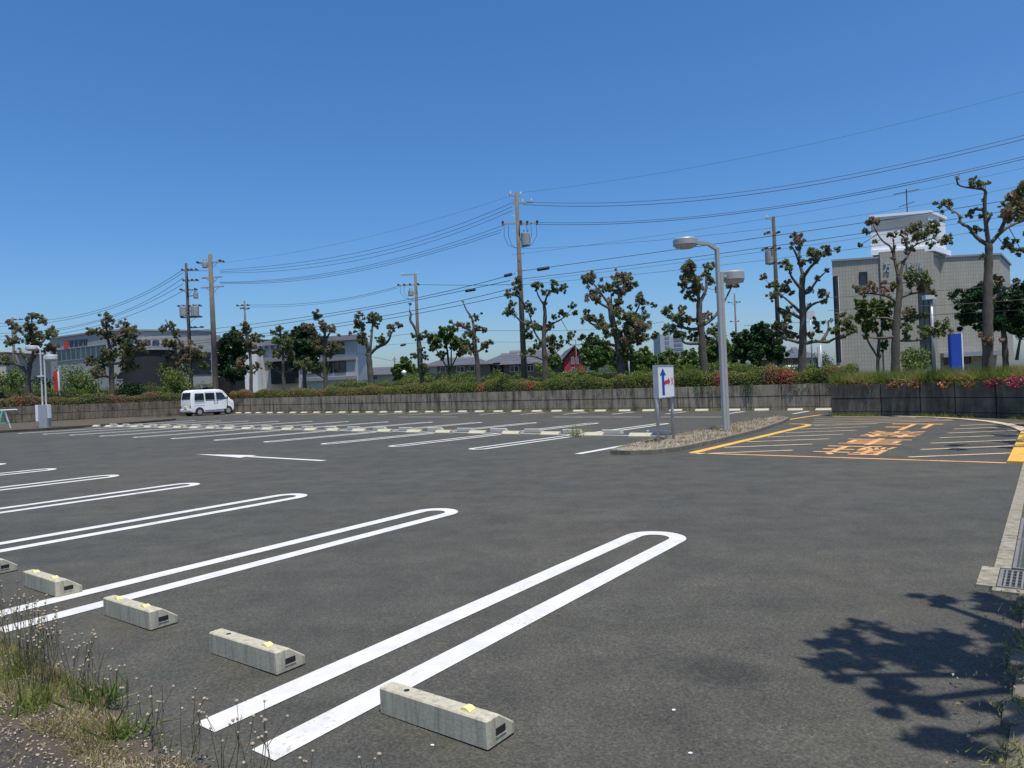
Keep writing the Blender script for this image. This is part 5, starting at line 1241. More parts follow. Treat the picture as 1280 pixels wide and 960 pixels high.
v2.location = lot(la, lb, .32); v2.rotation_euler = (0, 0, rad(160))

# ------------------------------------------------------------------ buildings
def plan_box(mb, p0, p1, depth, z0, z1, org, mi=0, lean=0.0):
    """a block whose front edge runs p0 -> p1 (left to right seen from the lot), going back by depth"""
    p0, p1 = Vector(p0), Vector(p1); d = (p1 - p0).normalized(); n = Vector((-d.y, d.x)) + d * lean
    q = [p0, p1, p1 + n * depth, p0 + n * depth]
    vs = [(p.x - org[0], p.y - org[1], z0 - org[2]) for p in q] + [(p.x - org[0], p.y - org[1], z1 - org[2]) for p in q]
    mb.add(vs, [(3, 2, 1, 0), (4, 5, 6, 7), (0, 1, 5, 4), (1, 2, 6, 5), (2, 3, 7, 6), (3, 0, 4, 7)], mi)
class Face:
    """a wall face in the plane of p0 -> p1, used to hang windows, bands and letters on it"""
    def __init__(s, p0, p1, org): s.p0 = Vector(p0); s.d = (Vector(p1) - s.p0); s.L = s.d.length; s.d.normalize(); s.n = Vector((s.d.y, -s.d.x)); s.org = org
    def P(s, x, z, off): w = s.p0 + s.d * x + s.n * off; return (w.x - s.org[0], w.y - s.org[1], z - s.org[2])
    def box(s, mb, x0, x1, z0, z1, o0, o1, mi=0):
        vs = [s.P(x, z, o) for z in (z0, z1) for x, o in ((x0, o1), (x1, o1), (x1, o0), (x0, o0))]
        mb.add(vs, [(3, 2, 1, 0), (4, 5, 6, 7), (0, 1, 5, 4), (1, 2, 6, 5), (2, 3, 7, 6), (3, 0, 4, 7)], mi)
    def window(s, parent, x0, x1, z0, z1, glass='glass', frame='steel', mull=0, name='window', curtain=0, rec=.0):
        f = MB(); w = .06
        for a in ((x0, x1, z1 - w, z1), (x0, x1, z0, z0 + w), (x0, x0 + w, z0 + w, z1 - w), (x1 - w, x1, z0 + w, z1 - w)): s.box(f, *a, .003, .07)
        for i in range(1, mull + 1):
            x = x0 + (x1 - x0) * i / (mull + 1); s.box(f, x - .025, x + .025, z0 + w, z1 - w, .003, .06)
        o = f.build(name, M[frame], parent)
        g_ = MB(); s.box(g_, x0 + w, x1 - w, z0 + w, z1 - w, .002, .03); g_.build('pane', M[glass], o)
        if curtain:
            c = MB(); s.box(c, x0 + w + .05, x0 + w + (x1 - x0) * curtain, z0 + w + .02, z1 - w - .02, .031, .034); c.build('curtain', M['curtain'], o)
        return o
    def letters(s, parent, text, x0, x1, z0, z1, mat, name='lettering', squash=None):
        k = len(text); cw = (x1 - x0) / k
        mb = MB()
        for i, ch in enumerate(text):
            if ch == ' ': continue
            vs, fs = glyphs(ch, 1.0, .034)
            hx = max(abs(v.x) for v in vs); hy = max(abs(v.y) for v in vs)
            small = ch in 'ビル万'
            pts = [s.P(x0 + cw * (i + .5) + v.x / hx * cw * .44, (z0 + z1) / 2 + v.y / hy * (z1 - z0) / 2, .09) for v in vs]
            bk = [s.P(x0 + cw * (i + .5) + v.x / hx * cw * .44, (z0 + z1) / 2 + v.y / hy * (z1 - z0) / 2, .03) for v in vs]
            nrm = Vector((s.n.x, s.n.y, 0)); fl = []
            for f in fs:
                a = (Vector(pts[f[1]]) - Vector(pts[f[0]])).cross(Vector(pts[f[2]]) - Vector(pts[f[0]]))
                fl.append(f if a.dot(nrm) > 0 else f[::-1])
            m = len(pts); mb.add(pts + bk, fl + [[j + m for j in f[::-1]] for f in fl])
            cnt = {}
            for f in fl:
                for a, b in zip(f, f[1:] + f[:1]): cnt[(a, b)] = 1
            o = len(mb.v) - 2 * m
            for (a, b) in cnt:
                if (b, a) not in cnt: mb.f.append([o + b, o + a, o + a + m, o + b + m]); mb.mi.append(0)
        return mb.build(name, mat, parent)
def gp(u, Y): x, _, _ = ray(u, 470); return Vector((x * Y, Y))
def zat(u, v, Y): return atY(u, v, Y).z

# --- the bank at the left
A, B, C = gp(64, 87), gp(141, 80), gp(268, 86); zt_ = zat(141, 413.5, 80); zg = .6
bkb = thing('bank_building', 'low grey bank building with ribbon window, red logo and dark rounded entrance', 'building', (B.x, B.y, zg)); og = tuple(bkb.location)
m = MB(); plan_box(m, A, B, 14, zg - 1, zt_, og); plan_box(m, B + Vector((.05, .02)), C, 13.5, zg - 1, zt_ - .02, og); m.build('wall', M['panel_grey'], bkb)
m = MB(); plan_box(m, A + Vector((-.1, -.15)), B + Vector((0, -.15)), .5, zt_, zt_ + .18, og); plan_box(m, B + Vector((.1, -.15)), C + Vector((.1, -.1)), .5, zt_, zt_ + .18, og); m.build('parapet', M['office_band'], bkb)
FL = Face(A, B, og); FR = Face(B, C, og)
kL = 87 / FPX
FL.window(bkb, FL.L * .12, FL.L * .93, zat(100, 449, 83), zat(100, 433.5, 83), 'glass_blue', 'steel', 9)
FL.letters(bkb, '百五銀行', FL.L * .34, FL.L * .64, zat(100, 432, 83), zat(100, 424, 83), M['navy'])
m = MB(); FL.box(m, FL.L * .255, FL.L * .325, zat(93, 434, 83), zat(93, 423.5, 83), .01, .09); m.build('logo', M['red'], bkb)
FR.letters(bkb, '百五銀行', FR.L * .13, FR.L * .46, zat(185, 436, 82), zat(185, 424.5, 82), M['navy'])
m = MB(); c = gp(187, 82.3); hz_ = zat(187, 434, 80); 
m.lathe([(2.75, zg - 1 - og[2]), (2.75, hz_ - .3 - og[2])], 28, (c.x - og[0], c.y - og[1], 0)); m.build('round_entrance', M['panel_dark'], bkb)
m = MB(); m.lathe([(2.95, hz_ - .3 - og[2]), (2.95, hz_ + .1 - og[2])], 28, (c.x - og[0], c.y - og[1], 0)); m.build('canopy', M['panel_grey'], bkb)
FR.window(bkb, FR.L * .03, FR.L * .16, zat(160, 474, 80), zat(160, 466, 80), 'glass')
FR.window(bkb, FR.L * .58, FR.L * .97, zat(240, 468, 84), zat(240, 440, 84), 'glass', 'black', 4)
FL.window(bkb, FL.L * .02, FL.L * .09, zat(70, 478, 86), zat(70, 470, 86), 'glass')
# --- the white three-storey office
A, B = gp(322, 76), gp(448, 72); C = gp(456, 80); zt_ = zat(440, 418.5, 72)
of = thing('office_building', 'white three-storey office with long dark window bands, left of centre', 'building', (B.x, B.y, .4)); og = tuple(of.location)
m = MB(); plan_box(m, A, B, 10, -.6, zt_ - .5, og, 0, -.47); m.build('wall', M['office'], of)
m = MB(); plan_box(m, A + Vector((-.3, -.5)), B + Vector((.4, -.5)), 11, zt_ - .5, zt_, og, 0, -.47); m.build('roof_slab', M['office_band'], of)
FO = Face(A, B, og); L = FO.L
for (x0, x1, v0, v1, cu) in ((.66, .76, 443, 429, .5), (.77, .88, 443, 428.5, 0), (.50, .65, 466, 452, .3), (.66, .76, 466, 452, .6), (.77, .885, 466, 452, 0), (.50, .65, 443, 429, 0)):
    FO.window(of, L * x0, L * x1, zat(420, v0, 73), zat(420, v1, 73), 'glass', 'black', 1, 'window', cu)
for (x0, x1, v0, v1) in ((.455, .985, 451, 446.5), (.455, .985, 475, 471)):
    m = MB(); FO.box(m, L * x0, L * x1, zat(420, v0, 73), zat(420, v1, 73), .01, .25); m.build('balcony_band', M['office_band'], of)
for x0 in (.03, .09, .15, .21): FO.window(of, L * x0, L * (x0 + .035), zat(335, 437, 75), zat(335, 426, 75), 'glass_blue', 'steel')
m = MB(); FO.box(m, L * .17, L * .42, zat(350, 480, 75), zat(350, 452, 75), .01, .5); m.build('dark_bay', M['panel_dark'], of)
m = MB(); FO.box(m, L * .14, L * .45, zat(350, 452, 75), zat(350, 446.5, 75), .01, 1.0); m.build('canopy', M['office_band'], of)
m = MB(); p = gp(314, 74); plan_box(m, gp(306, 74.5), gp(322, 74.2), 3, -.6, zat(314, 437, 74), og); m.build('stair_column', M['white_wall'], of)
m = MB(); plan_box(m, gp(262, 88), gp(304, 84), 8, -.6, zat(290, 424, 84), og); m.build('rear_wing', M['panel_dark'], of)
# --- houses
def house(label, u0, u1, Y, v_eave, v_ridge, depth, wall_m, roof_m, hip=.35, gable_front=False, wins=(), zbase=.2, over=.45):
    A, B = gp(u0, Y), gp(u1, Y); uc = (u0 + u1) / 2; ze, zr = zat(uc, v_eave, Y), zat(uc, v_ridge, Y + depth * .3)
    t = thing('house', label, 'house', ((A.x + B.x) / 2, Y, zbase)); og = tuple(t.location)
    m = MB(); plan_box(m, A, B, depth, zbase - 1, ze, og); wl = m.build('wall', M[wall_m], t)
    d = (B - A).normalized(); n = Vector((-d.y, d.x)); L = (B - A).length
    def P(x, y, z): w = A + d * x + n * y; return (w.x - og[0], w.y - og[1], z - og[2])
    m = MB(); o_ = over
    if gable_front:
        pts = [P(-o_, -o_, ze - .1), P(L + o_, -o_, ze - .1), P(L + o_, depth + o_, ze - .1), P(-o_, depth + o_, ze - .1), P(L / 2, -o_, zr), P(L / 2, depth + o_, zr)]
        m.add(pts, [(0, 4, 5, 3), (1, 2, 5, 4)]); m.add([(x, y, z - .15) for x, y, z in pts], [(3, 5, 4, 0), (4, 5, 2, 1)])
        g_ = MB(); a, b, c = P(0, .0, ze), P(L, .0, ze), P(L / 2, .0, zr - .25); a2, b2, c2 = P(0, depth, ze), P(L, depth, ze), P(L / 2, depth, zr - .25)
        g_.add([a, b, c, a2, b2, c2], [(0, 1, 2), (5, 4, 3), (0, 2, 5, 3), (1, 4, 5, 2)]); g_.build('gable', M[wall_m], t)
    else:
        hx = L * hip
        pts = [P(-o_, -o_, ze - .1), P(L + o_, -o_, ze - .1), P(L + o_, depth + o_, ze - .1), P(-o_, depth + o_, ze - .1), P(hx, depth / 2, zr), P(L - hx, depth / 2, zr)]
        m.add(pts, [(0, 1, 5, 4), (1, 2, 5), (2, 3, 4, 5), (3, 0, 4), (3, 2, 1, 0)])
        m.add([P(hx - .1, depth / 2 - .12, zr - .05), P(L - hx + .1, depth / 2 - .12, zr - .05), P(L - hx + .1, depth / 2 + .12, zr - .05), P(hx - .1, depth / 2 + .12, zr - .05), P(hx - .1, depth / 2, zr + .15), P(L - hx + .1, depth / 2, zr + .15)], [(0, 1, 5, 4), (2, 3, 4, 5), (1, 2, 5), (3, 0, 4)])
    m.build('roof', M[roof_m], t)
    F = Face(A, B, og)
    for (x0, x1, v0, v1, g) in wins: F.window(t, L * x0, L * x1, zat(uc, v0, Y), zat(uc, v1, Y), g, 'steel', 1)
    return t
house('dark slate-roofed house with pale windows behind the young green tree', 530, 612, 68, 455.5, 447.5, 9, 'house_dark', 'roof', .2, False, ((.09, .2, 465, 457, 'curtain'), (.25, .34, 465, 457.5, 'glass'), (.5, .62, 466, 458, 'glass'), (.7, .85, 466, 458, 'glass')))
house('grey hip-roofed house just left of the tallest pole base', 606, 660, 78, 452, 442, 9, 'house_dark', 'roof', .4, False, ((.2, .4, 463, 455, 'glass'), (.55, .7, 463, 455, 'glass')))
house('wide slate-roofed house behind the tallest pole and the green-tufted tree', 630, 706, 72, 453, 437.5, 11, 'house_dark', 'roof', .12, False, ((.1, .25, 464, 456, 'glass'), (.38, .5, 464, 456, 'glass')))
house('red-boarded gable house with a grey roof, right of the green-tufted tree', 706, 733, 70, 449, 434, 13, 'red_wall', 'roof', .3, True, ((.32, .46, 455, 446, 'glass'), (.53, .66, 455, 446, 'glass'), (.3, .46, 466, 459, 'glass')), over=.25)
house('small cream shed-like house low behind the three-limbed tree', 455, 492, 86, 467.5, 460, 8, 'house', 'roof', .1, False, ((.3, .45, 474, 470, 'glass'),))
house('brown-roofed house between the tall open pollard and the grey pole', 978, 1004, 66, 446, 436, 8, 'house_dark', 'roof', .35, False, ((.3, .5, 455, 449, 'glass'),))
house('tan house half hidden by the trunk of the tall open pollard', 1000, 1024, 78, 446, 434, 8, 'house', 'roof', .4, False, ((.5, .7, 455, 449, 'glass'),))
house('low grey roof right of the red house, behind the largest pollard', 734, 770, 92, 449, 443, 8, 'house', 'roof', .4, False, ())
house('pale flat beige house at the left frame edge behind the trees', -22, 8, 88, 440, 437, 9, 'house', 'office_band', .02, False, ((.5, .65, 458, 447, 'glass'),))
# --- distant apartments
for (u0, u1, v, Y, lb) in ((827, 841, 417.5, 260, 'nearer distant pale apartment block with two dark window columns'), (841, 856, 420.5, 275, 'right-hand distant pale apartment block, slightly lower')):
    A, B = gp(u0, Y), gp(u1, Y); t = thing('apartment_block', lb, 'building', ((A.x + B.x) / 2, Y, -1)); og = tuple(t.location)
    m = MB(); plan_box(m, A, B, 12, -2, zat((u0 + u1) / 2, v, Y), og); m.build('wall', M['tower'], t); F = Face(A, B, og)
    zt_ = zat((u0 + u1) / 2, v, Y)
    for k in range(8):
        m = MB()
        for x0, x1 in (((.42, .58), (.64, .80)) if u0 == 827 else ((.2, .9),)): F.box(m, F.L * x0, F.L * x1, zt_ - 1.9 - k * 1.7, zt_ - .9 - k * 1.7, .01, .1)
        m.build('window', M['tower_win'], t)
# --- beige tiled building at the right
Yb = 46.0; A, B = gp(1046, Yb), gp(1172, Yb - 1.0); C, D_ = gp(1172, Yb + .6), gp(1256, Yb + .4)
zt1 = zat(1100, 324.5, Yb); zt2 = zat(1215, 320.5, Yb + .5)
be = thing('tiled_building', 'beige tiled three-storey building with a white rooftop box, behind the right trees', 'building', (B.x, B.y, -.3)); og = tuple(be.location)
m = MB(); plan_box(m, A, B, 13, -1.5, zt1, og, 0, .62); m.build('wall', M['beige'], be)
m = MB(); plan_box(m, C, D_, 5.5, -1.5, zt2, og, 0, .74); m.build('wing', M['beige'], be)
m = MB(); plan_box(m, A + Vector((-.08, -.08)), B + Vector((.08, -.08)), 13.2, zt1, zt1 + .12, og, 0, .62); plan_box(m, C + Vector((.1, -.08)), D_ + Vector((.08, -.08)), 5.6, zt2, zt2 + .12, og, 0, .74); m.build('coping', M['office_band'], be)
F1 = Face(A, B, og); F2 = Face(C, D_, og); L1 = F1.L
pu = lambda u: L1 * (u - 1046) / (1172 - 1046)
F1.window(be, pu(1080), pu(1090), zat(1085, 355.5, Yb), zat(1085, 340.5, Yb), 'glass', 'black')
# the raised sign tower and its tall dark stair glazing
m = MB(); F1.box(m, pu(1106), L1 + .02, zt1 - 1.6, zat(1140, 315, Yb), .01, .14); F1.box(m, pu(1106), pu(1151), -1.2, zt1 - 1.6, .01, .12); F1.box(m, pu(1166.5), L1 + .01, -1.2, zt1 - 1.6, .01, .13)
m.build('sign_tower', M['beige'], be)
for k, (v1, v0) in enumerate(((336, 363), (364, 393), (394, 424), (425, 456))):
    F1.window(be, pu(1151.5), pu(1166), zat(1158, v0, Yb), zat(1158, v1, Yb), 'glass', 'black', 1)
Fs = Face(*[Face(A, B, og).p0 + F1.d * x + F1.n * .14 for x in (0, L1)], og)
zl0, zl1 = zat(1130, 341.5, Yb), zat(1130, 329.5, Yb)
Fs.letters(be, '万', pu(1109), pu(1119), zl0, zl1, M['steel']); Fs.letters(be, 'ビ', pu(1138), pu(1147), zl0, zl1, M['steel']); Fs.letters(be, 'ル', pu(1149), pu(1159), zl0 + .1, zl1 - .1, M['steel'])
# dark fins on the left corner
m = MB(); F1.box(m, pu(1046.5), pu(1050), zat(1048, 453, Yb), zat(1048, 346, Yb), .01, .5); m.build('fin', M['panel_dark'], be)
m = MB(); F1.box(m, pu(1051.2), pu(1052), zat(1048, 450, Yb), zat(1048, 347, Yb), .01, .3); m.build('fin', M['white_wall'], be)
# entrance canopy and pale ground floor at the right wing
F2.window(be, F2.L * .08, F2.L * .5, zat(1200, 455, Yb), zat(1200, 446, Yb), 'glass', 'black', 3)
m = MB(); F2.box(m, -.2, F2.L * .9, zat(1200, 446, Yb), zat(1200, 440.5, Yb), .01, 1.2); m.build('canopy', M['office_band'], be)
# rooftop box with grey band
A3, B3 = gp(1096, Yb - .2), gp(1170, Yb - 1.0); z0, z1 = zat(1135, 318, Yb), zat(1135, 271.5, Yb)
m = MB(); plan_box(m, A3, B3, 2.6, z0, z1, og, 0, .66); m.build('rooftop_box', M['white_wall'], be)
F3 = Face(A3, B3, og)
m = MB(); F3.box(m, .05, F3.L - .05, zat(1135, 287, Yb), zat(1135, 275, Yb), .01, .03); m.build('rooftop_band', M['office_band'], be)
m = MB(); plan_box(m, A3 + Vector((-.06, -.08)), B3 + Vector((.06, -.08)), 2.75, z1, z1 + .16, og, 0, .66); plan_box(m, A3 + Vector((-.12, -.18)), B3 + Vector((.15, -.18)), 2.9, z0 - .02, z0 + .3, og, 0, .66); m.build('rooftop_trim', M['sign'], be)
m = MB(); plan_box(m, A3 + Vector((.2, .2)), B3 + Vector((.0, .2)), 2.4, zt1, z0, og, 0, .6); m.build('rooftop_base', M['office_band'], be)
# antenna on the roof box
an = gp(1143, Yb + .5); az = zat(1143, 268, Yb + .5)
ant = thing('tv_antenna', 'thin dark television antenna standing on the white rooftop box', 'antenna', (an.x, an.y, az - .1))
m = MB(); m.tube([(0, 0, 0), (0, 0, 1.75)], .032, 6); m.build('mast', M['cable'], ant)
for z, L_, n in ((1.55, .85, 9), (.75, .5, 6)):
    m = MB(); m.tube([(-L_, -.1, z - .12), (L_, .1, z + .18)], .026, 5)
    for i in range(n): f = -1 + 2 * i / (n - 1); m.tube([(f * L_ - .03, f * .1 - .16, z + .03 + f * .15 - .02), (f * L_ + .03, f * .1 + .16, z + .03 + f * .15 + .02)], .02, 4)
    m.build('elements', M['cable'], ant)
# --- small street things beyond the wall
p = gp(1196, 29); z0 = lot(*to_lot(p.x, p.y), BANK).z; H = zat(1195, 417, 29) - z0
bs = thing('pillar_sign', 'plain dark blue pillar sign with a white edge, right of the small street light', 'sign', (p.x, p.y, z0))
m = MB(); m.box(-.25, -.1, 0, .18, .1, H); m.build('panel', M['blue'], bs, bevel=.01)
m = MB(); m.box(.182, -.11, 0, .235, .11, H + .01); m.build('edge_trim', M['white_wall'], bs)
def street_light(label, u, vtop, Y, r, head, arm=.0):
    p = atY(u, vtop, Y); z0 = lot(*to_lot(p.x, p.y), BANK).z; t = thing('street_light', label, 'street lamp', (p.x, p.y, z0)); H = p.z - z0
    m = MB(); m.tube([(0, 0, -.05), (0, 0, H)], [r, r * .8], 10); m.build('post', M['steel'], t, True)
    m = MB()
    if head == 'box': m.box(-.32 + arm, -.14, H - .04, .14 + arm, .14, H + .14)
    elif head == 'flag': m.box(-.15, -.03, H - 1.1, -.02, .03, H - .1)
    else: m.lathe([(.06, -.16), (.17, -.1), (.2, .04), (.1, .16), (.03, .2)], 12, (arm, 0, H))
    m.build('lamp_head', M['lamp_light'], t); return t
street_light('slim grey street light in front of the tall dark stair windows', 1164, 373, 31, .075, 'box')
street_light('short white post with a narrow plate, left of the beige building', 1025.5, 431, 36, .06, 'flag')
street_light('small round-headed garden lamp behind the arrow sign', 785.5, 440, 46, .05, 'globe')
street_light('short pale globe lamp left of the lime clipped shrub', 505, 466, 52, .05, 'globe')
p = atY(1013, 393, 38); nb = thing('notice_board', 'small pale square board on a pole right of the tall open pollard trunk', 'sign', (p.x, p.y, lot(*to_lot(p.x, p.y), BANK).z)); hh = p.z - nb.location.z
m = MB(); m.tube([(0, .04, 0), (0, .04, hh + .2)], .04, 8); m.build('post', M['steel'], nb, True)
m = MB(); m.box(-.22, -.02, hh - .2, .22, .0, hh + .2); m.build('panel', M['lamp_light'], nb)
p = gp(71, 50.0); z0 = lot(*to_lot(p.x, p.y), BANK).z
fl = thing('banner', 'narrow red banner flag with a white edge in front of the bank', 'banner', (p.x, p.y, z0)); zt_ = zat(71, 464, 50) - z0
m = MB(); m.tube([(.16, 0, 0), (.16, 0, zt_ + .15)], .018, 6); m.build('pole', M['white_wall'], fl)
def flag_sheet(x0, x1, mat, nm):
    m = MB(); n = 9; vs = []
    for i in range(n):
        z = .5 + (zt_ - .5) * i / (n - 1)
        for x in (x0, x1): vs.append((x, .02 * math.sin(i * .7 + x * 3), z))
        for x in (x1, x0): vs.append((x, .02 * math.sin(i * .7 + x * 3) + .006, z))
    fs = [(4 * i + a, 4 * i + b, 4 * i + 4 + b, 4 * i + 4 + a) for i in range(n - 1) for a, b in ((0, 1), (1, 2), (2, 3), (3, 0))]; m.add(vs, fs + [(0, 3, 2, 1), tuple(4 * (n - 1) + k for k in range(4))]); m.build(nm, mat, fl)
flag_sheet(-.22, .06, M['red'], 'red_cloth'); flag_sheet(.062, .15, M['sign'], 'white_edge')
# wall foot weeds and the tuft in the middle row
P = []; T = []
for i in range(2600):
    s = random.random() * EL; p_, d_ = along(edge, s); n_ = Vector((d_.y, -d_.x)); n_ = n_ if n_.dot(Vector((1, -1))) > 0 else -n_
    if math.sin(s * 2.2) + random.random() < .35: continue
    w_ = p_ + n_ * random.uniform(.03, .22); P.append(lot(w_.x, w_.y, 0)); T.append(random.uniform(.05, .5))
for i in range(5200):
    a = random.uniform(6.3, 44); 
    if math.sin(a * 3.3) + math.sin(a * 1.1) + random.random() < .2: continue
    P.append(lot(a, 31.72 - random.random() * .25, 0)); T.append(random.uniform(.15, .8))
tag(leaf_mesh('weeds', np.array(P), np.array(T), .17, .022, M['grass'], None, up=1.2, kind='stuff', skinny=True), 'low weeds growing along the foot of the back walls', 'weeds')
def tuft(label, base, n, H, spread, mat, tone, name='grass_tuft', w=.010):
    t = thing(name, label, 'weed', base); c = np.array(base) + rng.normal(size=(n, 3)) * np.array([spread, spread, 0])
    leaf_mesh('blades', c, np.clip(tone + rng.uniform(-.2, .25, n), 0, 1), H, w, M[mat], t, base, 1.5, None, None, True); return t
tuft('grey-green weed tuft growing between two wheel stops of the middle rows', at(722, 546), 70, .52, .10, 'grass', .35, w=.016)

# ------------------------------------------------------------------ foreground verge: dried flower stalks and grass
def ped(a, b, h=.045): return lot(a, b, h)
VB = lambda a: 1.17 + .09 * (a - 2.7) / 2.5
P = []; T = []; P2 = []; T2 = []
for i in range(26000):
    a = random.gauss(3.9, .75) if i % 4 else random.uniform(2.0, 6.5)
    if not 1.9 < a < 7: continue
    b = VB(a) + random.uniform(-.05, .27) * (1 if a > 3.2 else .75)
    if math.sin(a * 8.3) * math.cos(b * 17 + a * 3) < -.25: continue
    P.append(ped(a, b)); T.append(min(1, max(0, .3 + .35 * math.sin(a * 6.1 + b * 9) + random.uniform(-.2, .3))))
tag(leaf_mesh('grass', np.array(P), np.array(T), .046, .0048, M['dry'], None, up=.4, kind='stuff', skinny=True), 'matted dry grass along the near edge of the lot', 'grass')
for i in range(1100):
    a = random.gauss(4.2, .6); b = VB(a) + random.uniform(.0, .24)
    P2.append(ped(a, b)); T2.append(random.uniform(0, .55))
tag(leaf_mesh('grass', np.array(P2), np.array(T2), .095, .005, M['grass'], None, up=1.1, kind='stuff', skinny=True), 'fine green grass mixed into the dry verge at the lower left', 'grass')
for (a, b, n, lb) in ((3.42, 1.42, 90, 'bright green weed tuft at the front edge of the lower left verge'), (3.02, 1.34, 60, 'small green weed tuft nearest the centre of the bottom verge'), (3.62, 1.22, 70, 'dark green grass clump in the middle of the lower left verge'), (4.15, 1.38, 60, 'green weed clump beneath the tallest dry stalks')):
    tuft(lb, ped(a, b), n, .13, .045, 'leaf_lime' if 'bright' in lb or 'small' in lb else 'grass', .1, w=.011)
SEED = None
def stalks(label, a, b, n, H, spread, lean=.12, group='dry flower stalks along the verge'):
    global SEED
    base = ped(a, b); t = thing('dry_weed', label, 'weed', base, 0, group); st = MB(); heads = []
    for i in range(n):
        x0 = Vector((random.gauss(0, spread * .5), random.gauss(0, spread * .5), 0)); h = H * .88 * random.uniform(.45, 1.08)
        dr = Vector((random.gauss(0, lean), random.gauss(0, lean), 1)); tip = x0 + dr * h; mid = x0 + dr * h * .5 + Vector((random.gauss(0, .014), random.gauss(0, .014), 0))
        st.tube([x0, mid, tip], [.0019, .0015, .0009], 4)
        if random.random() < .78: heads.append(tip)
        for k in range(random.choice((0, 0, 0, 1, 2))):
            q0 = mid.lerp(tip, random.uniform(.1, .6)); q1 = q0 + Vector((random.gauss(0, .035), random.gauss(0, .035), random.uniform(.05, .12))); st.tube([q0, q1], [.0012, .0008], 4); heads.append(q1)
    st.build('stems', M['stalk'], t)
    for p_ in heads:
        if SEED is None:
            m = MB(); m.lathe([(.2, -1.0), (.7, -.55), (.95, 0), (.85, .45), (.5, .72), (.12, .8)], 8)
            o = m.build('seed_head', M['seed'], t, True); SEED = o.data
        else: o = bpy.data.objects.new('seed_head', SEED); COL.objects.link(o); o.parent = t
        r = random.uniform(.0042, .0078); o.location = p_; o.scale = (r * random.uniform(.8, 1.15), r * random.uniform(.8, 1.15), r); o.rotation_euler = (random.gauss(0, .5), random.gauss(0, .5), 0)
    return t
M['stalk'] = plain('dry_stalk', (.11, .10, .055), .9, 0, .3, 20); M['seed'] = plain('seed_head', (.33, .265, .185), .95, 0, .45, 3)
for (a, b, n, H, sp_, lb) in ((4.95, 1.48, 20, .34, .10, 'dense dry flower stalks cut by the left frame edge'), (4.60, 1.46, 20, .38, .09, 'dry stalks overlapping the tip of the second bay loop, nearest the left edge'),
        (4.10, 1.40, 32, .42, .08, 'tallest dark bundle of dry flower stalks at lower left'), (3.85, 1.36, 28, .38, .07, 'dry stalks with round seed heads right of the tallest bundle'), (3.50, 1.40, 22, .34, .06, 'leaning dry stalks above the bright green tuft'),
        (3.28, 1.42, 14, .30, .06, 'sparse thin stalks leaning over bare asphalt left of the nearest loop'), (4.35, 1.24, 26, .30, .1, 'short dry stalks on the path side at lower left'), (2.80, 1.36, 9, .27, .05, 'few seed-headed stalks left of the nearest loop end'),
        (2.62, 1.40, 8, .25, .05, 'seed-headed stalks crossing the end of the nearest loop left stripe'), (2.38, 1.40, 8, .24, .05, 'short stalks between the two stripe ends of the nearest loop'), (2.22, 1.42, 9, .24, .05, 'dark seed heads crossing the right stripe end of the nearest loop'),
        (1.95, 1.44, 5, .23, .04, 'thin lone stalks right of the nearest loop end'), (1.76, 1.5, 3, .26, .02, 'few lone seed heads just left of the nearest wheel stop')):
    stalks(lb, a, b, n, H, sp_)
P = []; T = []
for i in range(2600):
    b = random.uniform(1.2, 5.35); a = .13 + random.gauss(0, .05) if i % 3 else random.uniform(-.8, .15)
    if math.sin(b * 5) + math.sin(b * 13) < -.7: continue
    P.append(lot(a, b, .03)); T.append(random.uniform(0, .7))
tag(leaf_mesh('weeds', np.array(P), np.array(T), .05, .006, M['grass'], None, up=.9, kind='stuff', skinny=True), 'small weeds along the shaded kerb line at the lower right', 'weeds')
P = np.array([lot(random.gauss(.15, .12) if i % 2 else random.uniform(-.9, .1), random.uniform(1.2, 5.35), .045) for i in range(900)])
tag(leaf_mesh('dead_leaves', P, rng.uniform(0, .7, len(P)), .022, .013, M['dry'], None, up=.2, kind='stuff'), 'dead leaves littering the shaded soil at the lower right', 'leaf litter')
P = np.array([lot(random.uniform(1.5, 6), .95 - abs(random.gauss(0, .22)) + .17, .056) for i in range(1500)])
tag(leaf_mesh('litter', P, rng.uniform(0, .8, len(P)), .022, .008, M['dry'], None, up=.1, kind='stuff'), 'dry chaff and leaf crumbs lying on the path at the lower left', 'leaf litter')
pb = MB()
for i in range(2200):
    a = random.uniform(1.9, 5.6); b = VB(a) + random.gauss(.04, .13); p = ped(a, b, .052 if b < VB(a) + .22 else .004); r = random.uniform(.0015, .007)
    pb.add([p + Vector((x * r * random.uniform(.7, 1.3), y * r * random.uniform(.7, 1.3), z * r)) for x, y, z in ((1, 0, 0), (0, 1, 0), (-1, 0, 0), (0, -1, 0), (0, 0, .8), (0, 0, -.6))], [(0, 1, 4), (1, 2, 4), (2, 3, 4), (3, 0, 4), (1, 0, 5), (2, 1, 5), (3, 2, 5), (0, 3, 5)])
tag(pb.build('gravel', M['pebble']), 'small stones and crumbs scattered in the verge at the lower left', 'gravel', kind='stuff')
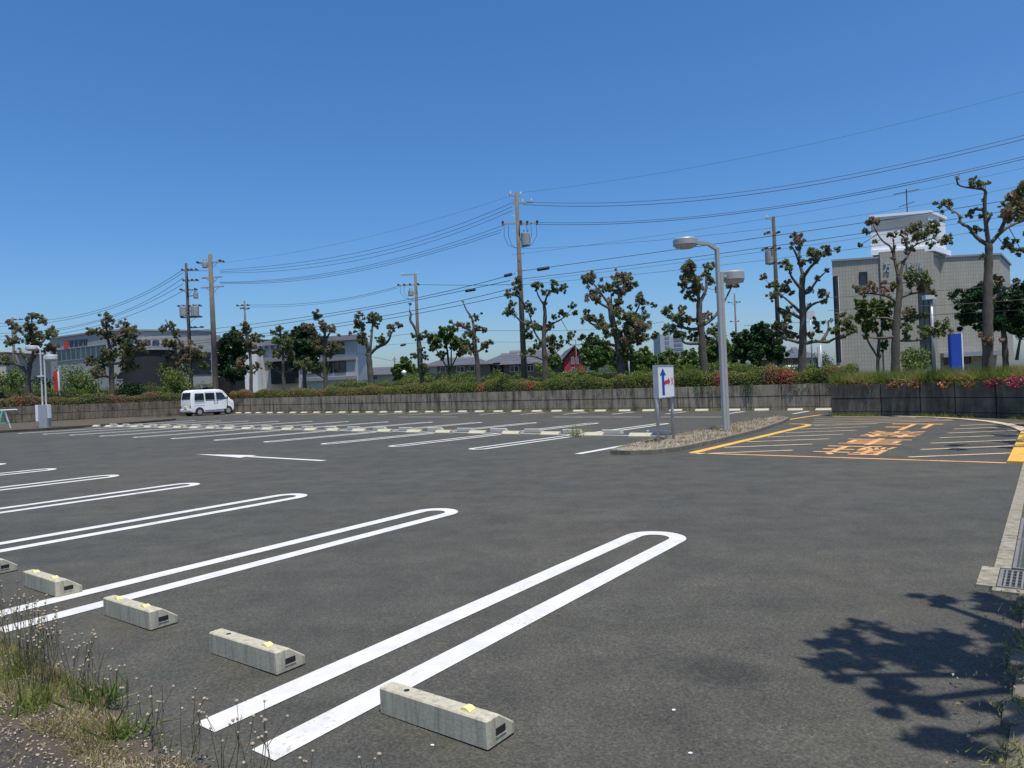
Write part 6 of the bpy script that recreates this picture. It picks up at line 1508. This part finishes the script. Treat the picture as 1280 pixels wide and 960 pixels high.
# little pale litter on the asphalt
for (u, v, lb) in ((842, 888, 'tiny white paper scrap on the asphalt right of the nearest wheel stop'), (863, 942, 'tiny white scrap near the bottom edge right of centre'), (541, 932, 'tiny white fleck left of the nearest wheel stop')):
    p = at(u, v, .004); m = MB(); k = 7; m.prism([(.008 * math.cos(q) * random.uniform(.6, 1.3), .006 * math.sin(q) * random.uniform(.6, 1.3)) for q in np.linspace(0, 6.28, k)[:-1]], 0, .004)
    o = m.build('scrap', M['sign']); o.location = p; tag(o, lb, 'litter')

# ------------------------------------------------------------------ light, sky, camera
SUN_EL, S_ = rad(74), Vector((.42, -.91)).normalized()
sd = Vector((S_.x * math.cos(SUN_EL), S_.y * math.cos(SUN_EL), math.sin(SUN_EL)))
sun = bpy.data.lights.new('sun', 'SUN'); sun.energy = 5.0; sun.angle = rad(.53); sun.color = (1, .955, .89)
so = bpy.data.objects.new('sun', sun); COL.objects.link(so); so.rotation_euler = (-sd).to_track_quat('-Z', 'Y').to_euler(); so.location = (0, 0, 60)
w = bpy.data.worlds.new('World'); sc.world = w; w.use_nodes = True; nt = w.node_tree
sky = nt.nodes.new('ShaderNodeTexSky'); sky.sky_type = 'NISHITA'; sky.sun_disc = False; sky.sun_elevation = SUN_EL; sky.sun_rotation = math.atan2(S_.x, S_.y)
sky.altitude = 0; sky.air_density = 1.0; sky.dust_density = 1.4; sky.ozone_density = 10.0
hs = nt.nodes.new('ShaderNodeHueSaturation'); hs.inputs['Saturation'].default_value = 1.16; nt.links.new(sky.outputs[0], hs.inputs['Color'])
nt.links.new(hs.outputs[0], nt.nodes['Background'].inputs['Color']); nt.nodes['Background'].inputs['Strength'].default_value = .147
cam = bpy.data.cameras.new('camera'); cam.sensor_width = 36; cam.lens = 36 * FPX / 1280; cam.clip_start = .05; cam.clip_end = 4000
co = bpy.data.objects.new('camera', cam); COL.objects.link(co); c, s = math.cos(ROLL), math.sin(ROLL)
co.matrix_world = Matrix(((c, s, 0, 0), (0, 0, -1, 0), (-s, c, 0, CAM_H), (0, 0, 0, 1)))
sc.camera = co
sc.view_settings.view_transform = 'Standard'; sc.view_settings.look = 'None'; sc.view_settings.exposure = 0; sc.view_settings.gamma = 1; sc.view_settings.use_curve_mapping = False
sc.cycles.max_bounces = 6; sc.cycles.transparent_max_bounces = 8
